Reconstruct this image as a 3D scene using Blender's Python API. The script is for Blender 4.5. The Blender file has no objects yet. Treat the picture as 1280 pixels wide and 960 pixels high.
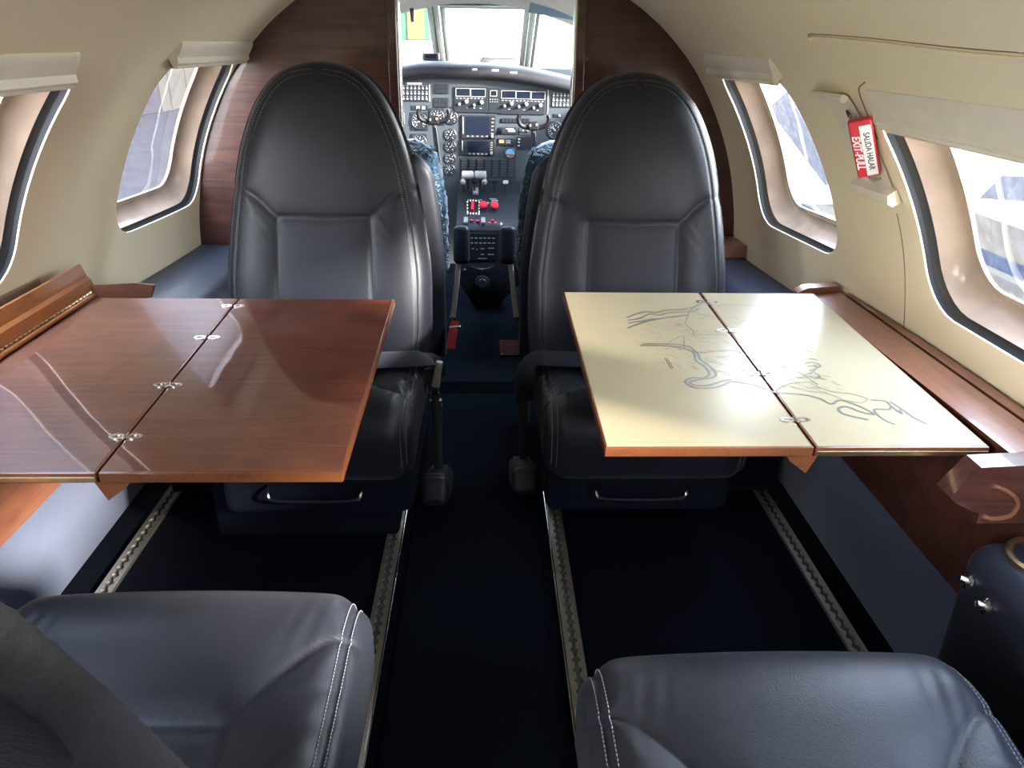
import bpy, bmesh, math, random
import numpy as np
from mathutils import Vector, Matrix, Euler
random.seed(7)
SC = bpy.context.scene
COL = SC.collection
R = math.radians
PI = math.pi

# ------------------------------------------------------------------ helpers
def link(o, parent=None):
    COL.objects.link(o)
    if parent is not None:
        o.parent = parent
    return o

class MB:
    """collects shapes for ONE mesh"""
    def __init__(s):
        s.v = []; s.f = []; s.mi = []
    def add(s, vs, fs, mi=0):
        b = len(s.v)
        s.v += [tuple(map(float, p)) for p in vs]
        for f in fs:
            s.f.append(tuple(b + i for i in f)); s.mi.append(mi)
    def box(s, c, size, rot=None, bev=0.0, mi=0, seg=2):
        bm = bmesh.new()
        bmesh.ops.create_cube(bm, size=1.0)
        for v in bm.verts:
            v.co = Vector((v.co.x * size[0], v.co.y * size[1], v.co.z * size[2]))
        if bev > 0:
            bmesh.ops.bevel(bm, geom=list(bm.edges), offset=bev, segments=seg, profile=.5, affect='EDGES')
        m = (Euler(rot).to_matrix() if rot is not None and not isinstance(rot, Matrix) else rot) or Matrix.Identity(3)
        c = Vector(c)
        bm.verts.index_update()
        s.add([m @ v.co + c for v in bm.verts], [[v.index for v in f.verts] for f in bm.faces], mi)
        bm.free(); return s
    def tube(s, pts, r, n=8, mi=0, cap=True, flat=1.0, up=None):
        pts = [Vector(p) for p in pts]
        rr = r if isinstance(r, (list, tuple)) else [r] * len(pts)
        vs = []; fs = []
        ref = Vector(up) if up else None
        prev = None
        for i, p in enumerate(pts):
            a = pts[max(i - 1, 0)]; b = pts[min(i + 1, len(pts) - 1)]
            t = (b - a).normalized() if (b - a).length > 1e-9 else Vector((0, 0, 1))
            base = ref or (prev if prev is not None else (Vector((0, 0, 1)) if abs(t.z) < .9 else Vector((1, 0, 0))))
            n1 = (base - t * base.dot(t))
            if n1.length < 1e-6: n1 = t.orthogonal()
            n1.normalize(); n2 = t.cross(n1); prev = n1
            for k in range(n):
                q = 2 * PI * k / n
                vs.append(p + n1 * math.cos(q) * rr[i] * flat + n2 * math.sin(q) * rr[i])
        for i in range(len(pts) - 1):
            for k in range(n):
                fs.append((i * n + k, i * n + (k + 1) % n, (i + 1) * n + (k + 1) % n, (i + 1) * n + k))
        if cap:
            fs.append(tuple(reversed(range(n)))); fs.append(tuple((len(pts) - 1) * n + k for k in range(n)))
        s.add(vs, fs, mi); return s
    def lathe(s, prof, c=(0, 0, 0), axis=(0, 0, 1), n=24, mi=0):
        ax = Vector(axis).normalized(); e1 = ax.orthogonal().normalized(); e2 = ax.cross(e1); c = Vector(c)
        vs = []; fs = []
        for (r, h) in prof:
            for k in range(n):
                q = 2 * PI * k / n
                vs.append(c + ax * h + (e1 * math.cos(q) + e2 * math.sin(q)) * max(r, 1e-5))
        for i in range(len(prof) - 1):
            for k in range(n):
                fs.append((i * n + k, i * n + (k + 1) % n, (i + 1) * n + (k + 1) % n, (i + 1) * n + k))
        s.add(vs, fs, mi); return s
    def prism(s, poly, d, mi=0):
        """closed planar polygon (3-D points) pushed along the vector d"""
        p = [Vector(q) for q in poly]; d = Vector(d); n = len(p)
        s.add(p + [q + d for q in p], [tuple(reversed(range(n))), tuple(range(n, 2 * n))] +
              [(i, (i + 1) % n, n + (i + 1) % n, n + i) for i in range(n)], mi); return s
    def grid(s, pts, mi=0, close_u=False):
        """pts[i][j] surface"""
        h = len(pts); w = len(pts[0]); vs = [p for row in pts for p in row]; fs = []
        for i in range(h - 1):
            for j in range(w if close_u else w - 1):
                j2 = (j + 1) % w
                fs.append((i * w + j, i * w + j2, (i + 1) * w + j2, (i + 1) * w + j))
        s.add(vs, fs, mi); return s
    def build(s, name, mats, parent=None, smooth=True, angle=35, merge=True, kind=None, label=None):
        me = bpy.data.meshes.new(name)
        bm = bmesh.new()
        bv = [bm.verts.new(p) for p in s.v]
        for f, m in zip(s.f, s.mi):
            try:
                fc = bm.faces.new([bv[i] for i in f]); fc.material_index = m
            except ValueError:
                pass
        if merge: bmesh.ops.remove_doubles(bm, verts=bm.verts, dist=2e-5)
        bmesh.ops.recalc_face_normals(bm, faces=bm.faces)
        if smooth:
            for f in bm.faces: f.smooth = True
            ca = math.cos(R(angle))
            for e in bm.edges:
                if len(e.link_faces) == 2 and e.link_faces[0].normal.dot(e.link_faces[1].normal) < ca: e.smooth = False
        bm.to_mesh(me); bm.free()
        for m in (mats if isinstance(mats, (list, tuple)) else [mats]): me.materials.append(m)
        o = bpy.data.objects.new(name, me)
        if smooth and len(me.polygons) < 9000:
            wn = o.modifiers.new('weighted_normals', 'WEIGHTED_NORMAL'); wn.keep_sharp = True; wn.weight = 90
        link(o, parent)
        if kind: o['kind'] = kind
        if label: o['label'] = label
        return o

def tag(o, label, cat, group=None, kind=None):
    o['label'] = label; o['category'] = cat
    if group: o['group'] = group
    if kind: o['kind'] = kind
    return o
def empty(name, loc=(0, 0, 0), rz=0, label=None, cat=None, group=None):
    o = bpy.data.objects.new(name, None); o.empty_display_size = .05
    link(o); o.location = loc; o.rotation_euler = (0, 0, rz)
    if label: tag(o, label, cat, group)
    return o
def copy_tree(o, parent=None):
    c = o.copy(); COL.objects.link(c)
    if parent is not None: c.parent = parent
    for ch in list(o.children): copy_tree(ch, c)
    return c
def structure(o, label=None, cat=None):
    o['kind'] = 'structure'
    if label: o['label'] = label
    if cat: o['category'] = cat
    return o

def crom(xs, ys, x):
    """smooth interpolation through the points (xs, ys), monotone in each span"""
    xs = np.asarray(xs, float); ys = np.asarray(ys, float); x = np.clip(np.asarray(x, float), xs[0], xs[-1])
    d = np.diff(ys) / np.diff(xs); m = np.zeros_like(ys)
    m[0] = d[0]; m[-1] = d[-1]
    for i in range(1, len(xs) - 1):
        m[i] = 0 if d[i - 1] * d[i] <= 0 else 2 * d[i - 1] * d[i] / (d[i - 1] + d[i])
    i = np.clip(np.searchsorted(xs, x) - 1, 0, len(xs) - 2)
    h = xs[i + 1] - xs[i]; t = (x - xs[i]) / h
    return ((2 * t**3 - 3 * t**2 + 1) * ys[i] + (t**3 - 2 * t**2 + t) * h * m[i] + (-2 * t**3 + 3 * t**2) * ys[i + 1] + (t**3 - t**2) * h * m[i + 1])
def smooth_path(pts, n=6):
    """Catmull-Rom through 3-D or 2-D points"""
    P = [np.array(p, float) for p in pts]
    P = [2 * P[0] - P[1]] + P + [2 * P[-1] - P[-2]]
    out = []
    for i in range(1, len(P) - 2):
        for k in range(n):
            t = k / n
            out.append(.5 * ((2 * P[i]) + (-P[i - 1] + P[i + 1]) * t + (2 * P[i - 1] - 5 * P[i] + 4 * P[i + 1] - P[i + 2]) * t**2 + (-P[i - 1] + 3 * P[i] - 3 * P[i + 1] + P[i + 2]) * t**3))
    out.append(P[-2]); return out
def seg_dist(px, py, poly):
    """distance of points to a polyline"""
    best = np.full(np.shape(px), 9.)
    for (x0, y0), (x1, y1) in zip(poly, poly[1:]):
        dx, dy = x1 - x0, y1 - y0; L = dx * dx + dy * dy + 1e-12
        t = np.clip(((px - x0) * dx + (py - y0) * dy) / L, 0, 1)
        best = np.minimum(best, np.hypot(px - x0 - t * dx, py - y0 - t * dy))
    return best

# ------------------------------------------------------------------ materials
def newmat(name):
    m = bpy.data.materials.new(name); m.use_nodes = True
    nt = m.node_tree; b = nt.nodes['Principled BSDF']
    return m, nt, b
def ramp(nt, stops, fac):
    r = nt.nodes.new('ShaderNodeValToRGB'); nt.links.new(fac, r.inputs['Fac'])
    e = r.color_ramp.elements
    e[0].position, e[0].color = stops[0][0], (*stops[0][1], 1)
    e[1].position, e[1].color = stops[-1][0], (*stops[-1][1], 1)
    for p, c in stops[1:-1]:
        q = e.new(p); q.color = (*c, 1)
    return r
def coords(nt, scale=(1, 1, 1), rot=(0, 0, 0), kind='Object'):
    t = nt.nodes.new('ShaderNodeTexCoord'); mp = nt.nodes.new('ShaderNodeMapping')
    mp.inputs['Scale'].default_value = scale; mp.inputs['Rotation'].default_value = rot
    nt.links.new(t.outputs[kind], mp.inputs['Vector']); return mp.outputs['Vector']
def noise(nt, vec, scale, detail=4, rough=.55, dist=0):
    n = nt.nodes.new('ShaderNodeTexNoise'); nt.links.new(vec, n.inputs['Vector'])
    n.inputs['Scale'].default_value = scale; n.inputs['Detail'].default_value = detail
    n.inputs['Roughness'].default_value = rough; n.inputs['Distortion'].default_value = dist
    return n.outputs['Fac']
def bump(nt, b, h, strength=.3, dist=.001):
    bp = nt.nodes.new('ShaderNodeBump'); bp.inputs['Strength'].default_value = strength; bp.inputs['Distance'].default_value = dist
    nt.links.new(h, bp.inputs['Height']); nt.links.new(bp.outputs['Normal'], b.inputs['Normal']); return bp
def plain(name, col, rough=.5, metal=0, spec=.5, coat=0, var=.06, vs=30, bmp=0, bs=200):
    m, nt, b = newmat(name)
    v = coords(nt)
    n = noise(nt, v, vs)
    lo = tuple(max(0, c * (1 - var)) for c in col); hi = tuple(min(1, c * (1 + var)) for c in col)
    r = ramp(nt, [(.3, lo), (.7, hi)], n); nt.links.new(r.outputs['Color'], b.inputs['Base Color'])
    b.inputs['Roughness'].default_value = rough; b.inputs['Metallic'].default_value = metal
    b.inputs['Specular IOR Level'].default_value = spec; b.inputs['Coat Weight'].default_value = coat
    b.inputs['Coat Roughness'].default_value = .08
    if bmp: bump(nt, b, noise(nt, v, bs, 2), bmp)
    return m
def leather(name, col, rough=.44, perf=False):
    m, nt, b = newmat(name)
    v = coords(nt)
    n = noise(nt, v, 14, 3)
    r = ramp(nt, [(.3, tuple(c * .85 for c in col)), (.7, tuple(c * 1.12 for c in col))], n)
    vo = nt.nodes.new('ShaderNodeTexVoronoi'); vo.inputs['Scale'].default_value = 420; nt.links.new(v, vo.inputs['Vector'])
    add = nt.nodes.new('ShaderNodeMath'); add.operation = 'MULTIPLY_ADD'
    nt.links.new(noise(nt, v, 40, 4), add.inputs[0]); add.inputs[1].default_value = 1.2; nt.links.new(vo.outputs['Distance'], add.inputs[2])
    bump(nt, b, add.outputs[0], .22, .0008)
    rr = nt.nodes.new('ShaderNodeMapRange'); nt.links.new(noise(nt, v, 60, 3), rr.inputs['Value'])
    rr.inputs['To Min'].default_value = rough - .05; rr.inputs['To Max'].default_value = rough + .08
    nt.links.new(rr.outputs['Result'], b.inputs['Roughness'])
    out = r.outputs['Color']
    if perf:                                        # rows of punched holes
        v2 = coords(nt, (150, 150, 150), (0, 0, R(45)) if perf == 'top' else (0, R(45), 0))
        sx = nt.nodes.new('ShaderNodeSeparateXYZ'); nt.links.new(v2, sx.inputs[0])
        acc = None
        for ax in ('X', 'Y') if perf == 'top' else ('X', 'Z'):
            f = nt.nodes.new('ShaderNodeMath'); f.operation = 'FRACT'; nt.links.new(sx.outputs[ax], f.inputs[0])
            g = nt.nodes.new('ShaderNodeMath'); g.operation = 'SUBTRACT'; nt.links.new(f.outputs[0], g.inputs[0]); g.inputs[1].default_value = .5
            h = nt.nodes.new('ShaderNodeMath'); h.operation = 'POWER'; nt.links.new(g.outputs[0], h.inputs[0]); h.inputs[1].default_value = 2
            if acc is None: acc = h
            else:
                a2 = nt.nodes.new('ShaderNodeMath'); nt.links.new(acc.outputs[0], a2.inputs[0]); nt.links.new(h.outputs[0], a2.inputs[1]); acc = a2
        lt = nt.nodes.new('ShaderNodeMath'); lt.operation = 'LESS_THAN'; nt.links.new(acc.outputs[0], lt.inputs[0]); lt.inputs[1].default_value = .035
        mx = nt.nodes.new('ShaderNodeMix'); mx.data_type = 'RGBA'; nt.links.new(lt.outputs[0], mx.inputs[0])
        nt.links.new(out, mx.inputs[6]); mx.inputs[7].default_value = (.006, .006, .008, 1); out = mx.outputs[2]
    nt.links.new(out, b.inputs['Base Color'])
    b.inputs['Specular IOR Level'].default_value = .34
    b.inputs['Sheen Weight'].default_value = .03
    return m
def cloth(name, c1, c2, scale=700, rough=.95, bmp=.5, sheen=.3):
    m, nt, b = newmat(name)
    v = coords(nt)
    n = noise(nt, v, scale, 2, .7); n2 = noise(nt, v, 18, 3)
    r = ramp(nt, [(.3, c1), (.7, c2)], n)
    mx = nt.nodes.new('ShaderNodeMix'); mx.data_type = 'RGBA'; mx.blend_type = 'MULTIPLY'; mx.inputs[0].default_value = .25
    nt.links.new(r.outputs['Color'], mx.inputs[6])
    r2 = ramp(nt, [(.3, (.7, .7, .7)), (.7, (1, 1, 1))], n2); nt.links.new(r2.outputs['Color'], mx.inputs[7])
    nt.links.new(mx.outputs[2], b.inputs['Base Color'])
    b.inputs['Roughness'].default_value = rough; b.inputs['Specular IOR Level'].default_value = .08
    b.inputs['Sheen Weight'].default_value = sheen
    bump(nt, b, n, bmp, .002); return m
def wood(name, stops, axis='Y', coat=.7, rough=.3, burl=.0, scale=1.0):
    """varnished veneer, grain along one axis"""
    m, nt, b = newmat(name)
    sc = {'Y': (26, 1.6, 26), 'X': (1.6, 26, 26), 'Z': (26, 26, 1.6)}[axis]
    v = coords(nt, tuple(s * scale for s in sc))
    n = noise(nt, v, 2.2, 7, .62, .9 + burl)
    v2 = coords(nt, tuple(s * scale * 3.2 for s in sc))
    n2 = noise(nt, v2, 3, 3, .5, .3)
    vb = coords(nt, (1, 1, 1)); nb = noise(nt, vb, 7, 4, .6, 1.2)
    mxv = nt.nodes.new('ShaderNodeMath'); mxv.operation = 'MULTIPLY_ADD'
    nt.links.new(nb, mxv.inputs[0]); mxv.inputs[1].default_value = .45
    a = nt.nodes.new('ShaderNodeMath'); a.operation = 'MULTIPLY_ADD'; nt.links.new(n2, a.inputs[0]); a.inputs[1].default_value = .3
    b2 = nt.nodes.new('ShaderNodeMath'); b2.operation = 'MULTIPLY'; nt.links.new(n, b2.inputs[0]); b2.inputs[1].default_value = .55
    nt.links.new(b2.outputs[0], a.inputs[2]); nt.links.new(a.outputs[0], mxv.inputs[2])
    r = ramp(nt, stops, mxv.outputs[0]); nt.links.new(r.outputs['Color'], b.inputs['Base Color'])
    b.inputs['Roughness'].default_value = rough; b.inputs['Coat Weight'].default_value = coat; b.inputs['Coat Roughness'].default_value = .03
    b.inputs['Specular IOR Level'].default_value = .4
    vc = coords(nt); bp = nt.nodes.new('ShaderNodeBump'); bp.inputs['Strength'].default_value = .08; bp.inputs['Distance'].default_value = .004
    nt.links.new(noise(nt, vc, 9, 2), bp.inputs['Height']); nt.links.new(bp.outputs['Normal'], b.inputs['Coat Normal'])
    return m
def metal(name, col, rough=.25):
    return plain(name, col, rough, 1.0, var=.1, vs=60)

M = {}
M['cream'] = plain('cream_panel', (.86, .76, .545), .5, var=.03, vs=3, bmp=.06, bs=500, spec=.4)
M['cream_shade'] = plain('cream_shade', (.80, .75, .62), .45, var=.04, vs=20)
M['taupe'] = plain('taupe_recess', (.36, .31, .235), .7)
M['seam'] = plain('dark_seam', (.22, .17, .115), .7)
M['leather'] = leather('navy_black_leather', (.0112, .0128, .0185))
M['leather_perf'] = leather('perforated_leather', (.0100, .0120, .019), .5, perf='back')
M['leather_perf_top'] = leather('perforated_leather_seat', (.0100, .0120, .019), .5, perf='top')
M['vinyl'] = leather('navy_vinyl', (.013, .016, .026), .42)
M['stitch'] = plain('grey_thread', (.20, .21, .23), .7)
M['carpet'] = cloth('navy_carpet', (.0012, .0022, .005), (.003, .005, .010), 900, 1, .8, .0)
M['carpet_aisle'] = cloth('aisle_carpet', (.0016, .0036, .0068), (.0034, .0070, .0125), 900, 1, .8, .0)
M['fabric'] = cloth('blue_side_fabric', (.036, .046, .080), (.068, .083, .136), 650, .95, .5, .25)
M['skirt'] = cloth('black_skirt', (.004, .005, .010), (.008, .010, .018), 500, 1, .4, .0)
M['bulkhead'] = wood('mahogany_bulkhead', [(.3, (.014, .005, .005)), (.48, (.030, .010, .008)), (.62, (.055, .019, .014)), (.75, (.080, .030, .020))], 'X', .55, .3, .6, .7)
M['table'] = wood('burl_veneer', [(.32, (.030, .008, .006)), (.48, (.068, .018, .011)), (.6, (.110, .031, .018)), (.75, (.16, .050, .028))], 'X', 1.0, .3, .8, .8)
M['ledge'] = wood('walnut_ledge', [(.3, (.060, .020, .012)), (.5, (.115, .040, .022)), (.7, (.18, .070, .038))], 'Y', .45, .32)
M['edge'] = wood('edge_wood', [(.3, (.060, .019, .009)), (.5, (.110, .035, .014)), (.7, (.17, .057, .020))], 'Y', .8, .3)
M['lid'] = wood('lid_wood', [(.3, (.12, .034, .012)), (.5, (.22, .066, .019)), (.7, (.32, .105, .028))], 'Y', .8, .3)
M['laminate'] = plain('ivory_laminate', (.37, .315, .20), .25, var=.02, vs=8, spec=.12)
M['map_blue'] = plain('map_blue_ink', (.115, .115, .09), .4)
M['map_ink'] = plain('map_brown_ink', (.085, .065, .045), .5)
M['brass'] = metal('pale_brass', (.72, .58, .34), .3)
M['steel'] = metal('steel', (.72, .70, .66), .22)
M['track'] = metal('aluminium_track', (.80, .72, .58), .42)
M['track_dark'] = plain('track_channel', (.07, .065, .055), .6)
M['dark_metal'] = plain('dark_metal', (.035, .037, .042), .38, .3)
M['black'] = plain('black_plastic', (.006, .006, .007), .5, spec=.22)
M['rubber'] = plain('black_rubber', (.010, .010, .011), .6)
M['red'] = plain('red_plastic', (.52, .018, .035), .35)
M['white'] = plain('white_plate', (.75, .72, .68), .45)
M['ink'] = plain('dark_ink', (.06, .05, .05), .6)
M['reveal'] = plain('tan_window_reveal', (.28, .20, .145), .22, var=.22, vs=9, spec=.5)
M['redbelt'] = cloth('red_webbing', (.16, .012, .012), (.24, .02, .018), 800)
M['placard'] = plain('red_brown_placard', (.050, .011, .010), .8, spec=.1)
M['belt'] = cloth('navy_webbing', (.010, .012, .02), (.022, .026, .04), 800, .7)
M['fleece'] = cloth('blue_sheepskin', (.025, .075, .125), (.09, .18, .26), 160, 1, 1.0, .8)
M['panel'] = plain('instrument_panel_paint', (.022, .029, .035), .55, var=.08)
M['panel_dark'] = plain('avionics_black', (.008, .010, .014), .4)
M['glare'] = leather('glareshield_vinyl', (.009, .009, .012), .62)
M['screen'] = plain('dark_screen', (.006, .009, .017), .12, var=.02)
M['ivory_grey'] = plain('knob_grey', (.22, .22, .21), .4)
M['lamp_white'] = plain('button_white', (.42, .42, .41), .4)
M['dial_white'] = plain('dial_marking', (.34, .35, .35), .5)
M['dial_orange'] = plain('dial_orange', (.70, .13, .05), .5)
M['dial_blue'] = plain('horizon_blue', (.10, .30, .46), .4)
M['dial_brown'] = plain('horizon_brown', (.16, .09, .06), .4)
M['amber'] = plain('amber_legend', (.55, .25, .08), .5)
M['headliner'] = cloth('cockpit_headliner', (.46, .42, .34), (.54, .50, .42), 300, .9, .2, .1)
M['visor'] = plain('blue_grey_visor', (.14, .20, .25), .35)
M['post'] = plain('green_grey_frame', (.42, .45, .38), .45)
M['concrete'] = plain('apron_concrete', (.50, .46, .40), .9, spec=0, var=.12, vs=.6)
M['asphalt'] = plain('grey_asphalt', (.028, .028, .031), .9, spec=0, var=.1, vs=2)
M['stripe_blue'] = plain('blue_floor_paint', (.010, .0125, .020), .7, spec=0)
M['stripe_cream'] = plain('cream_floor_paint', (.045, .041, .033), .7, spec=0)
M['stripe_beige'] = plain('beige_floor', (.036, .031, .024), .8, spec=0, var=.1, vs=2)
M['stripe_brown'] = plain('brown_floor', (.028, .024, .021), .8, spec=0)
M['wingpaint'] = plain('white_aircraft_paint', (.80, .80, .80), .25)
M['hangar_grey'] = plain('hangar_cladding', (.028, .026, .031), .8, spec=0, var=.15, vs=.5)
M['hangar_door'] = plain('hangar_door_paint', (.042, .038, .033), .7, spec=0, var=.1, vs=1)
M['tarmac_dark'] = plain('dark_tarmac', (.036, .033, .035), .9, spec=0, var=.12, vs=2)
M['green_wall'] = plain('green_cladding', (.034, .070, .042), .6, spec=0)
M['yellow_wall'] = plain('yellow_cladding', (.085, .068, .026), .6, spec=0)

def glass_mat(name, tint, haze=.03, rough=.02):
    m = bpy.data.materials.new(name); m.use_nodes = True; nt = m.node_tree
    for n in list(nt.nodes): nt.nodes.remove(n)
    out = nt.nodes.new('ShaderNodeOutputMaterial'); tr = nt.nodes.new('ShaderNodeBsdfTransparent'); gl = nt.nodes.new('ShaderNodeBsdfGlossy')
    tr.inputs['Color'].default_value = (*tint, 1); gl.inputs['Roughness'].default_value = rough
    lw = nt.nodes.new('ShaderNodeLayerWeight'); lw.inputs['Blend'].default_value = .5
    pw = nt.nodes.new('ShaderNodeMath'); pw.operation = 'POWER'; nt.links.new(lw.outputs['Facing'], pw.inputs[0]); pw.inputs[1].default_value = 5
    fr = nt.nodes.new('ShaderNodeMath'); fr.operation = 'MULTIPLY_ADD'; nt.links.new(pw.outputs[0], fr.inputs[0]); fr.inputs[1].default_value = .9; fr.inputs[2].default_value = .05
    mx = nt.nodes.new('ShaderNodeMixShader'); nt.links.new(fr.outputs[0], mx.inputs[0]); nt.links.new(tr.outputs[0], mx.inputs[1]); nt.links.new(gl.outputs[0], mx.inputs[2])
    tl = nt.nodes.new('ShaderNodeBsdfTranslucent'); tl.inputs['Color'].default_value = (.9, .9, .95, 1)
    v = coords(nt); sc = noise(nt, v, 60, 5, .7); r = ramp(nt, [(.45, (haze * .5,) * 3), (.75, (haze * 3,) * 3)], sc)
    m2 = nt.nodes.new('ShaderNodeMixShader'); nt.links.new(r.outputs['Color'], m2.inputs[0])
    nt.links.new(mx.outputs[0], m2.inputs[1]); nt.links.new(tl.outputs[0], m2.inputs[2]); nt.links.new(m2.outputs[0], out.inputs['Surface'])
    return m
M['acrylic'] = glass_mat('scratched_acrylic', (.86, .86, .87), .010)
M['windscreen'] = glass_mat('windscreen_glass', (.93, .95, .94), .01)

# camera axes in the cabin: right, up, forward
RT, UPV, FW = (0.99938, -0.03136, 0.01574), (-0.00156, 0.40858, 0.91272), (0.03505, 0.91218, -0.40828)
WORLD, SUN, EXPO = 7.0, 13.0, 1.8
MAP_BLUE = [[(-0.179,0.483),(-0.155,0.505),(-0.132,0.519),(-0.118,0.510),(-0.094,0.527),(-0.067,0.529),(-0.045,0.535),(-0.031,0.547),(-0.011,0.563),(0.018,0.554),(0.051,0.558),(0.093,0.552)],
 [(-0.179,0.470),(-0.154,0.480),(-0.129,0.505),(-0.113,0.498),(-0.086,0.513),(-0.044,0.518),(-0.026,0.536)],
 [(-0.186,0.430),(-0.154,0.457),(-0.131,0.470),(-0.103,0.484),(-0.059,0.499)],
 [(-0.179,0.456),(-0.152,0.466),(-0.124,0.480)],
 [(-0.178,0.348),(-0.146,0.348),(-0.118,0.344),(-0.098,0.333),(-0.090,0.316),(-0.094,0.283),(-0.086,0.262),(-0.085,0.232),(-0.098,0.217),(-0.117,0.217),(-0.131,0.204),(-0.128,0.188),(-0.116,0.179),(-0.092,0.181),(-0.073,0.191),(-0.057,0.203),(-0.037,0.198),(-0.016,0.184),(0.002,0.165),(0.026,0.161),(0.048,0.155),(0.064,0.143),(0.073,0.126),(0.091,0.139),(0.104,0.130),(0.114,0.118),(0.122,0.101),(0.123,0.093),(0.107,0.101),(0.094,0.118),(0.079,0.112),(0.077,0.097),(0.089,0.087),(0.108,0.077)],
 [(-0.172,0.356),(-0.139,0.356),(-0.114,0.354),(-0.091,0.341),(-0.084,0.314),(-0.085,0.289),(-0.077,0.262),(-0.074,0.232),(-0.085,0.217),(-0.108,0.210),(-0.125,0.200),(-0.116,0.188),(-0.094,0.191),(-0.073,0.204),(-0.054,0.212)],
 [(0.140,0.139),(0.160,0.137),(0.162,0.122),(0.154,0.109),(0.132,0.109),(0.129,0.089),(0.133,0.073),(0.141,0.063)],
 [(0.168,0.135),(0.174,0.109),(0.180,0.081),(0.190,0.063)],
 [(0.162,0.126),(0.164,0.105),(0.167,0.095),(0.170,0.109)],
 [(0.089,0.274),(0.105,0.279),(0.112,0.265),(0.099,0.253),(0.087,0.245),(0.095,0.227),(0.084,0.215),(0.076,0.223),(0.055,0.217)],
 [(0.089,0.263),(0.104,0.261),(0.086,0.237),(0.069,0.227)]]
MAP_INK = [[(-0.031,0.547),(-0.047,0.521),(-0.064,0.478),(-0.072,0.451),(-0.066,0.418),(-0.068,0.397),(-0.024,0.400),(0.001,0.402)],
 [(-0.047,0.521),(-0.019,0.493),(0.004,0.482)],
 [(-0.131,0.352),(-0.112,0.374),(-0.091,0.393),(-0.101,0.339)],
 [(-0.144,0.296),(-0.144,0.249)],
 [(-0.141,0.296),(-0.140,0.252)],
 [(-0.088,0.316),(-0.055,0.322),(-0.021,0.328),(0.004,0.303)],
 [(0.004,0.170),(0.029,0.193),(0.066,0.201),(0.076,0.184),(0.094,0.166),(0.117,0.161),(0.136,0.144),(0.120,0.130),(0.099,0.139)],
 [(0.034,0.184),(0.054,0.170),(0.080,0.161),(0.097,0.143)],
 [(0.045,0.263),(0.064,0.242),(0.072,0.218),(0.079,0.192)]]

# ------------------------------------------------------------------ the cabin tube
ZC = .40                                             # height of the tube's axis
Y_BULK = 2.27; Y_AFT = -1.7
_TH = [0, 8, 17, 25, 34, 44, 53, 60, 70, 90]
_RB = [.790, .797, .807, .82, .834, .852, .862, .866, .864, .86]
def rad(th, y):
    t = min(max((y - 1.2) / (Y_BULK - 1.2), 0), 1); t = t * t * (3 - 2 * t)
    return .86 + (float(np.interp(abs(th), _TH, _RB)) - .86) * t
def surf(side, y, th, off=0.0):
    r = rad(th, y) + off
    return Vector((side * r * math.cos(R(th)), y, ZC + r * math.sin(R(th))))

W_TH0, W_TOP = 15.6, 44.2                             # window band, degrees
def rrect(a0, a1, b0, b1, ra, rb, n):
    """n points round a rounded rectangle in (y, theta), started at the middle of the low-theta side"""
    out = []
    ca, cb, ha, hb = (a0 + a1) / 2, (b0 + b1) / 2, (a1 - a0) / 2, (b1 - b0) / 2
    for k in range(n):
        q = -PI / 2 + 2 * PI * k / n
        # ray to the square, then pulled onto the rounded outline
        c, s = math.cos(q), math.sin(q); m = max(abs(c), abs(s)); u, v = c / m * ha, s / m * hb
        ex = max(0, abs(u) - (ha - ra)) / ra; ey = max(0, abs(v) - (hb - rb)) / rb
        if ex > 0 and ey > 0:
            L = math.hypot(ex, ey); mm = max(ex, ey)
            t = math.atan2(ey, ex)
            ex, ey = math.cos(t), math.sin(t)
            u = math.copysign(ha - ra + ra * ex, u); v = math.copysign(hb - rb + rb * ey, v)
        out.append((ca + u, cb + v))
    return out
def square(a0, a1, b0, b1, n):
    out = []
    ca, cb, ha, hb = (a0 + a1) / 2, (b0 + b1) / 2, (a1 - a0) / 2, (b1 - b0) / 2
    for k in range(n):
        q = -PI / 2 + 2 * PI * k / n
        c, s = math.cos(q), math.sin(q); m = max(abs(c), abs(s)); out.append((ca + c / m * ha, cb + s / m * hb))
    return out
NW = 96
DEG = 1 / (.84 * PI / 180)                            # degrees per metre along the wall
def wall_patch(mb, side, y0, y1, t0, t1, hole):
    """one bay of the wall with a window hole; hole = (ya, yb, ta, tb, radius)"""
    ya, yb, ta, tb, rr = hole
    A = square(y0, y1, t0, t1, NW); B = rrect(ya, yb, ta, tb, rr, rr * DEG, NW)
    rows = []
    for i in range(9):
        f = i / 8
        rows.append([surf(side, a[0] + (b[0] - a[0]) * f, a[1] + (b[1] - a[1]) * f) for a, b in zip(A, B)])
    # rolled lip
    for off, sh in ((.0008, -.0003), (.002, -.0004), (.0035, .0004)):
        C = rrect(ya - sh, yb + sh, ta - sh * DEG, tb + sh * DEG, rr, rr * DEG, NW)
        rows.append([surf(side, c[0], c[1], off) for c in C])
    mb.grid(rows, close_u=True)
def plain_patch(mb, side, y0, y1, t0, t1, ny=6, nt=24):
    mb.grid([[surf(side, y0 + (y1 - y0) * j / ny, t0 + (t1 - t0) * i / nt) for j in range(ny + 1)] for i in range(nt + 1)])

WIN = {1: [(1.60, 2.04), (.82, 1.27), (.02, .68), (-.60, -.12)], -1: [(1.76, 2.245), (.92, 1.40), (.08, .56)]}  # aft two on the right are out of view, sized to let sun in
T_LO, T_HI = -14, 62
n_win = 0
portals = []
def portal(c, nrm, sx, sy):
    l = bpy.data.lights.new('daylight_portal', 'AREA'); l.shape = 'RECTANGLE'; l.size = sx; l.size_y = sy
    l.cycles.is_portal = True
    o = bpy.data.objects.new('daylight_portal', l); link(o); o.location = c
    o.rotation_euler = Vector(nrm).to_track_quat('-Z', 'Y').to_euler(); portals.append(o)

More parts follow.
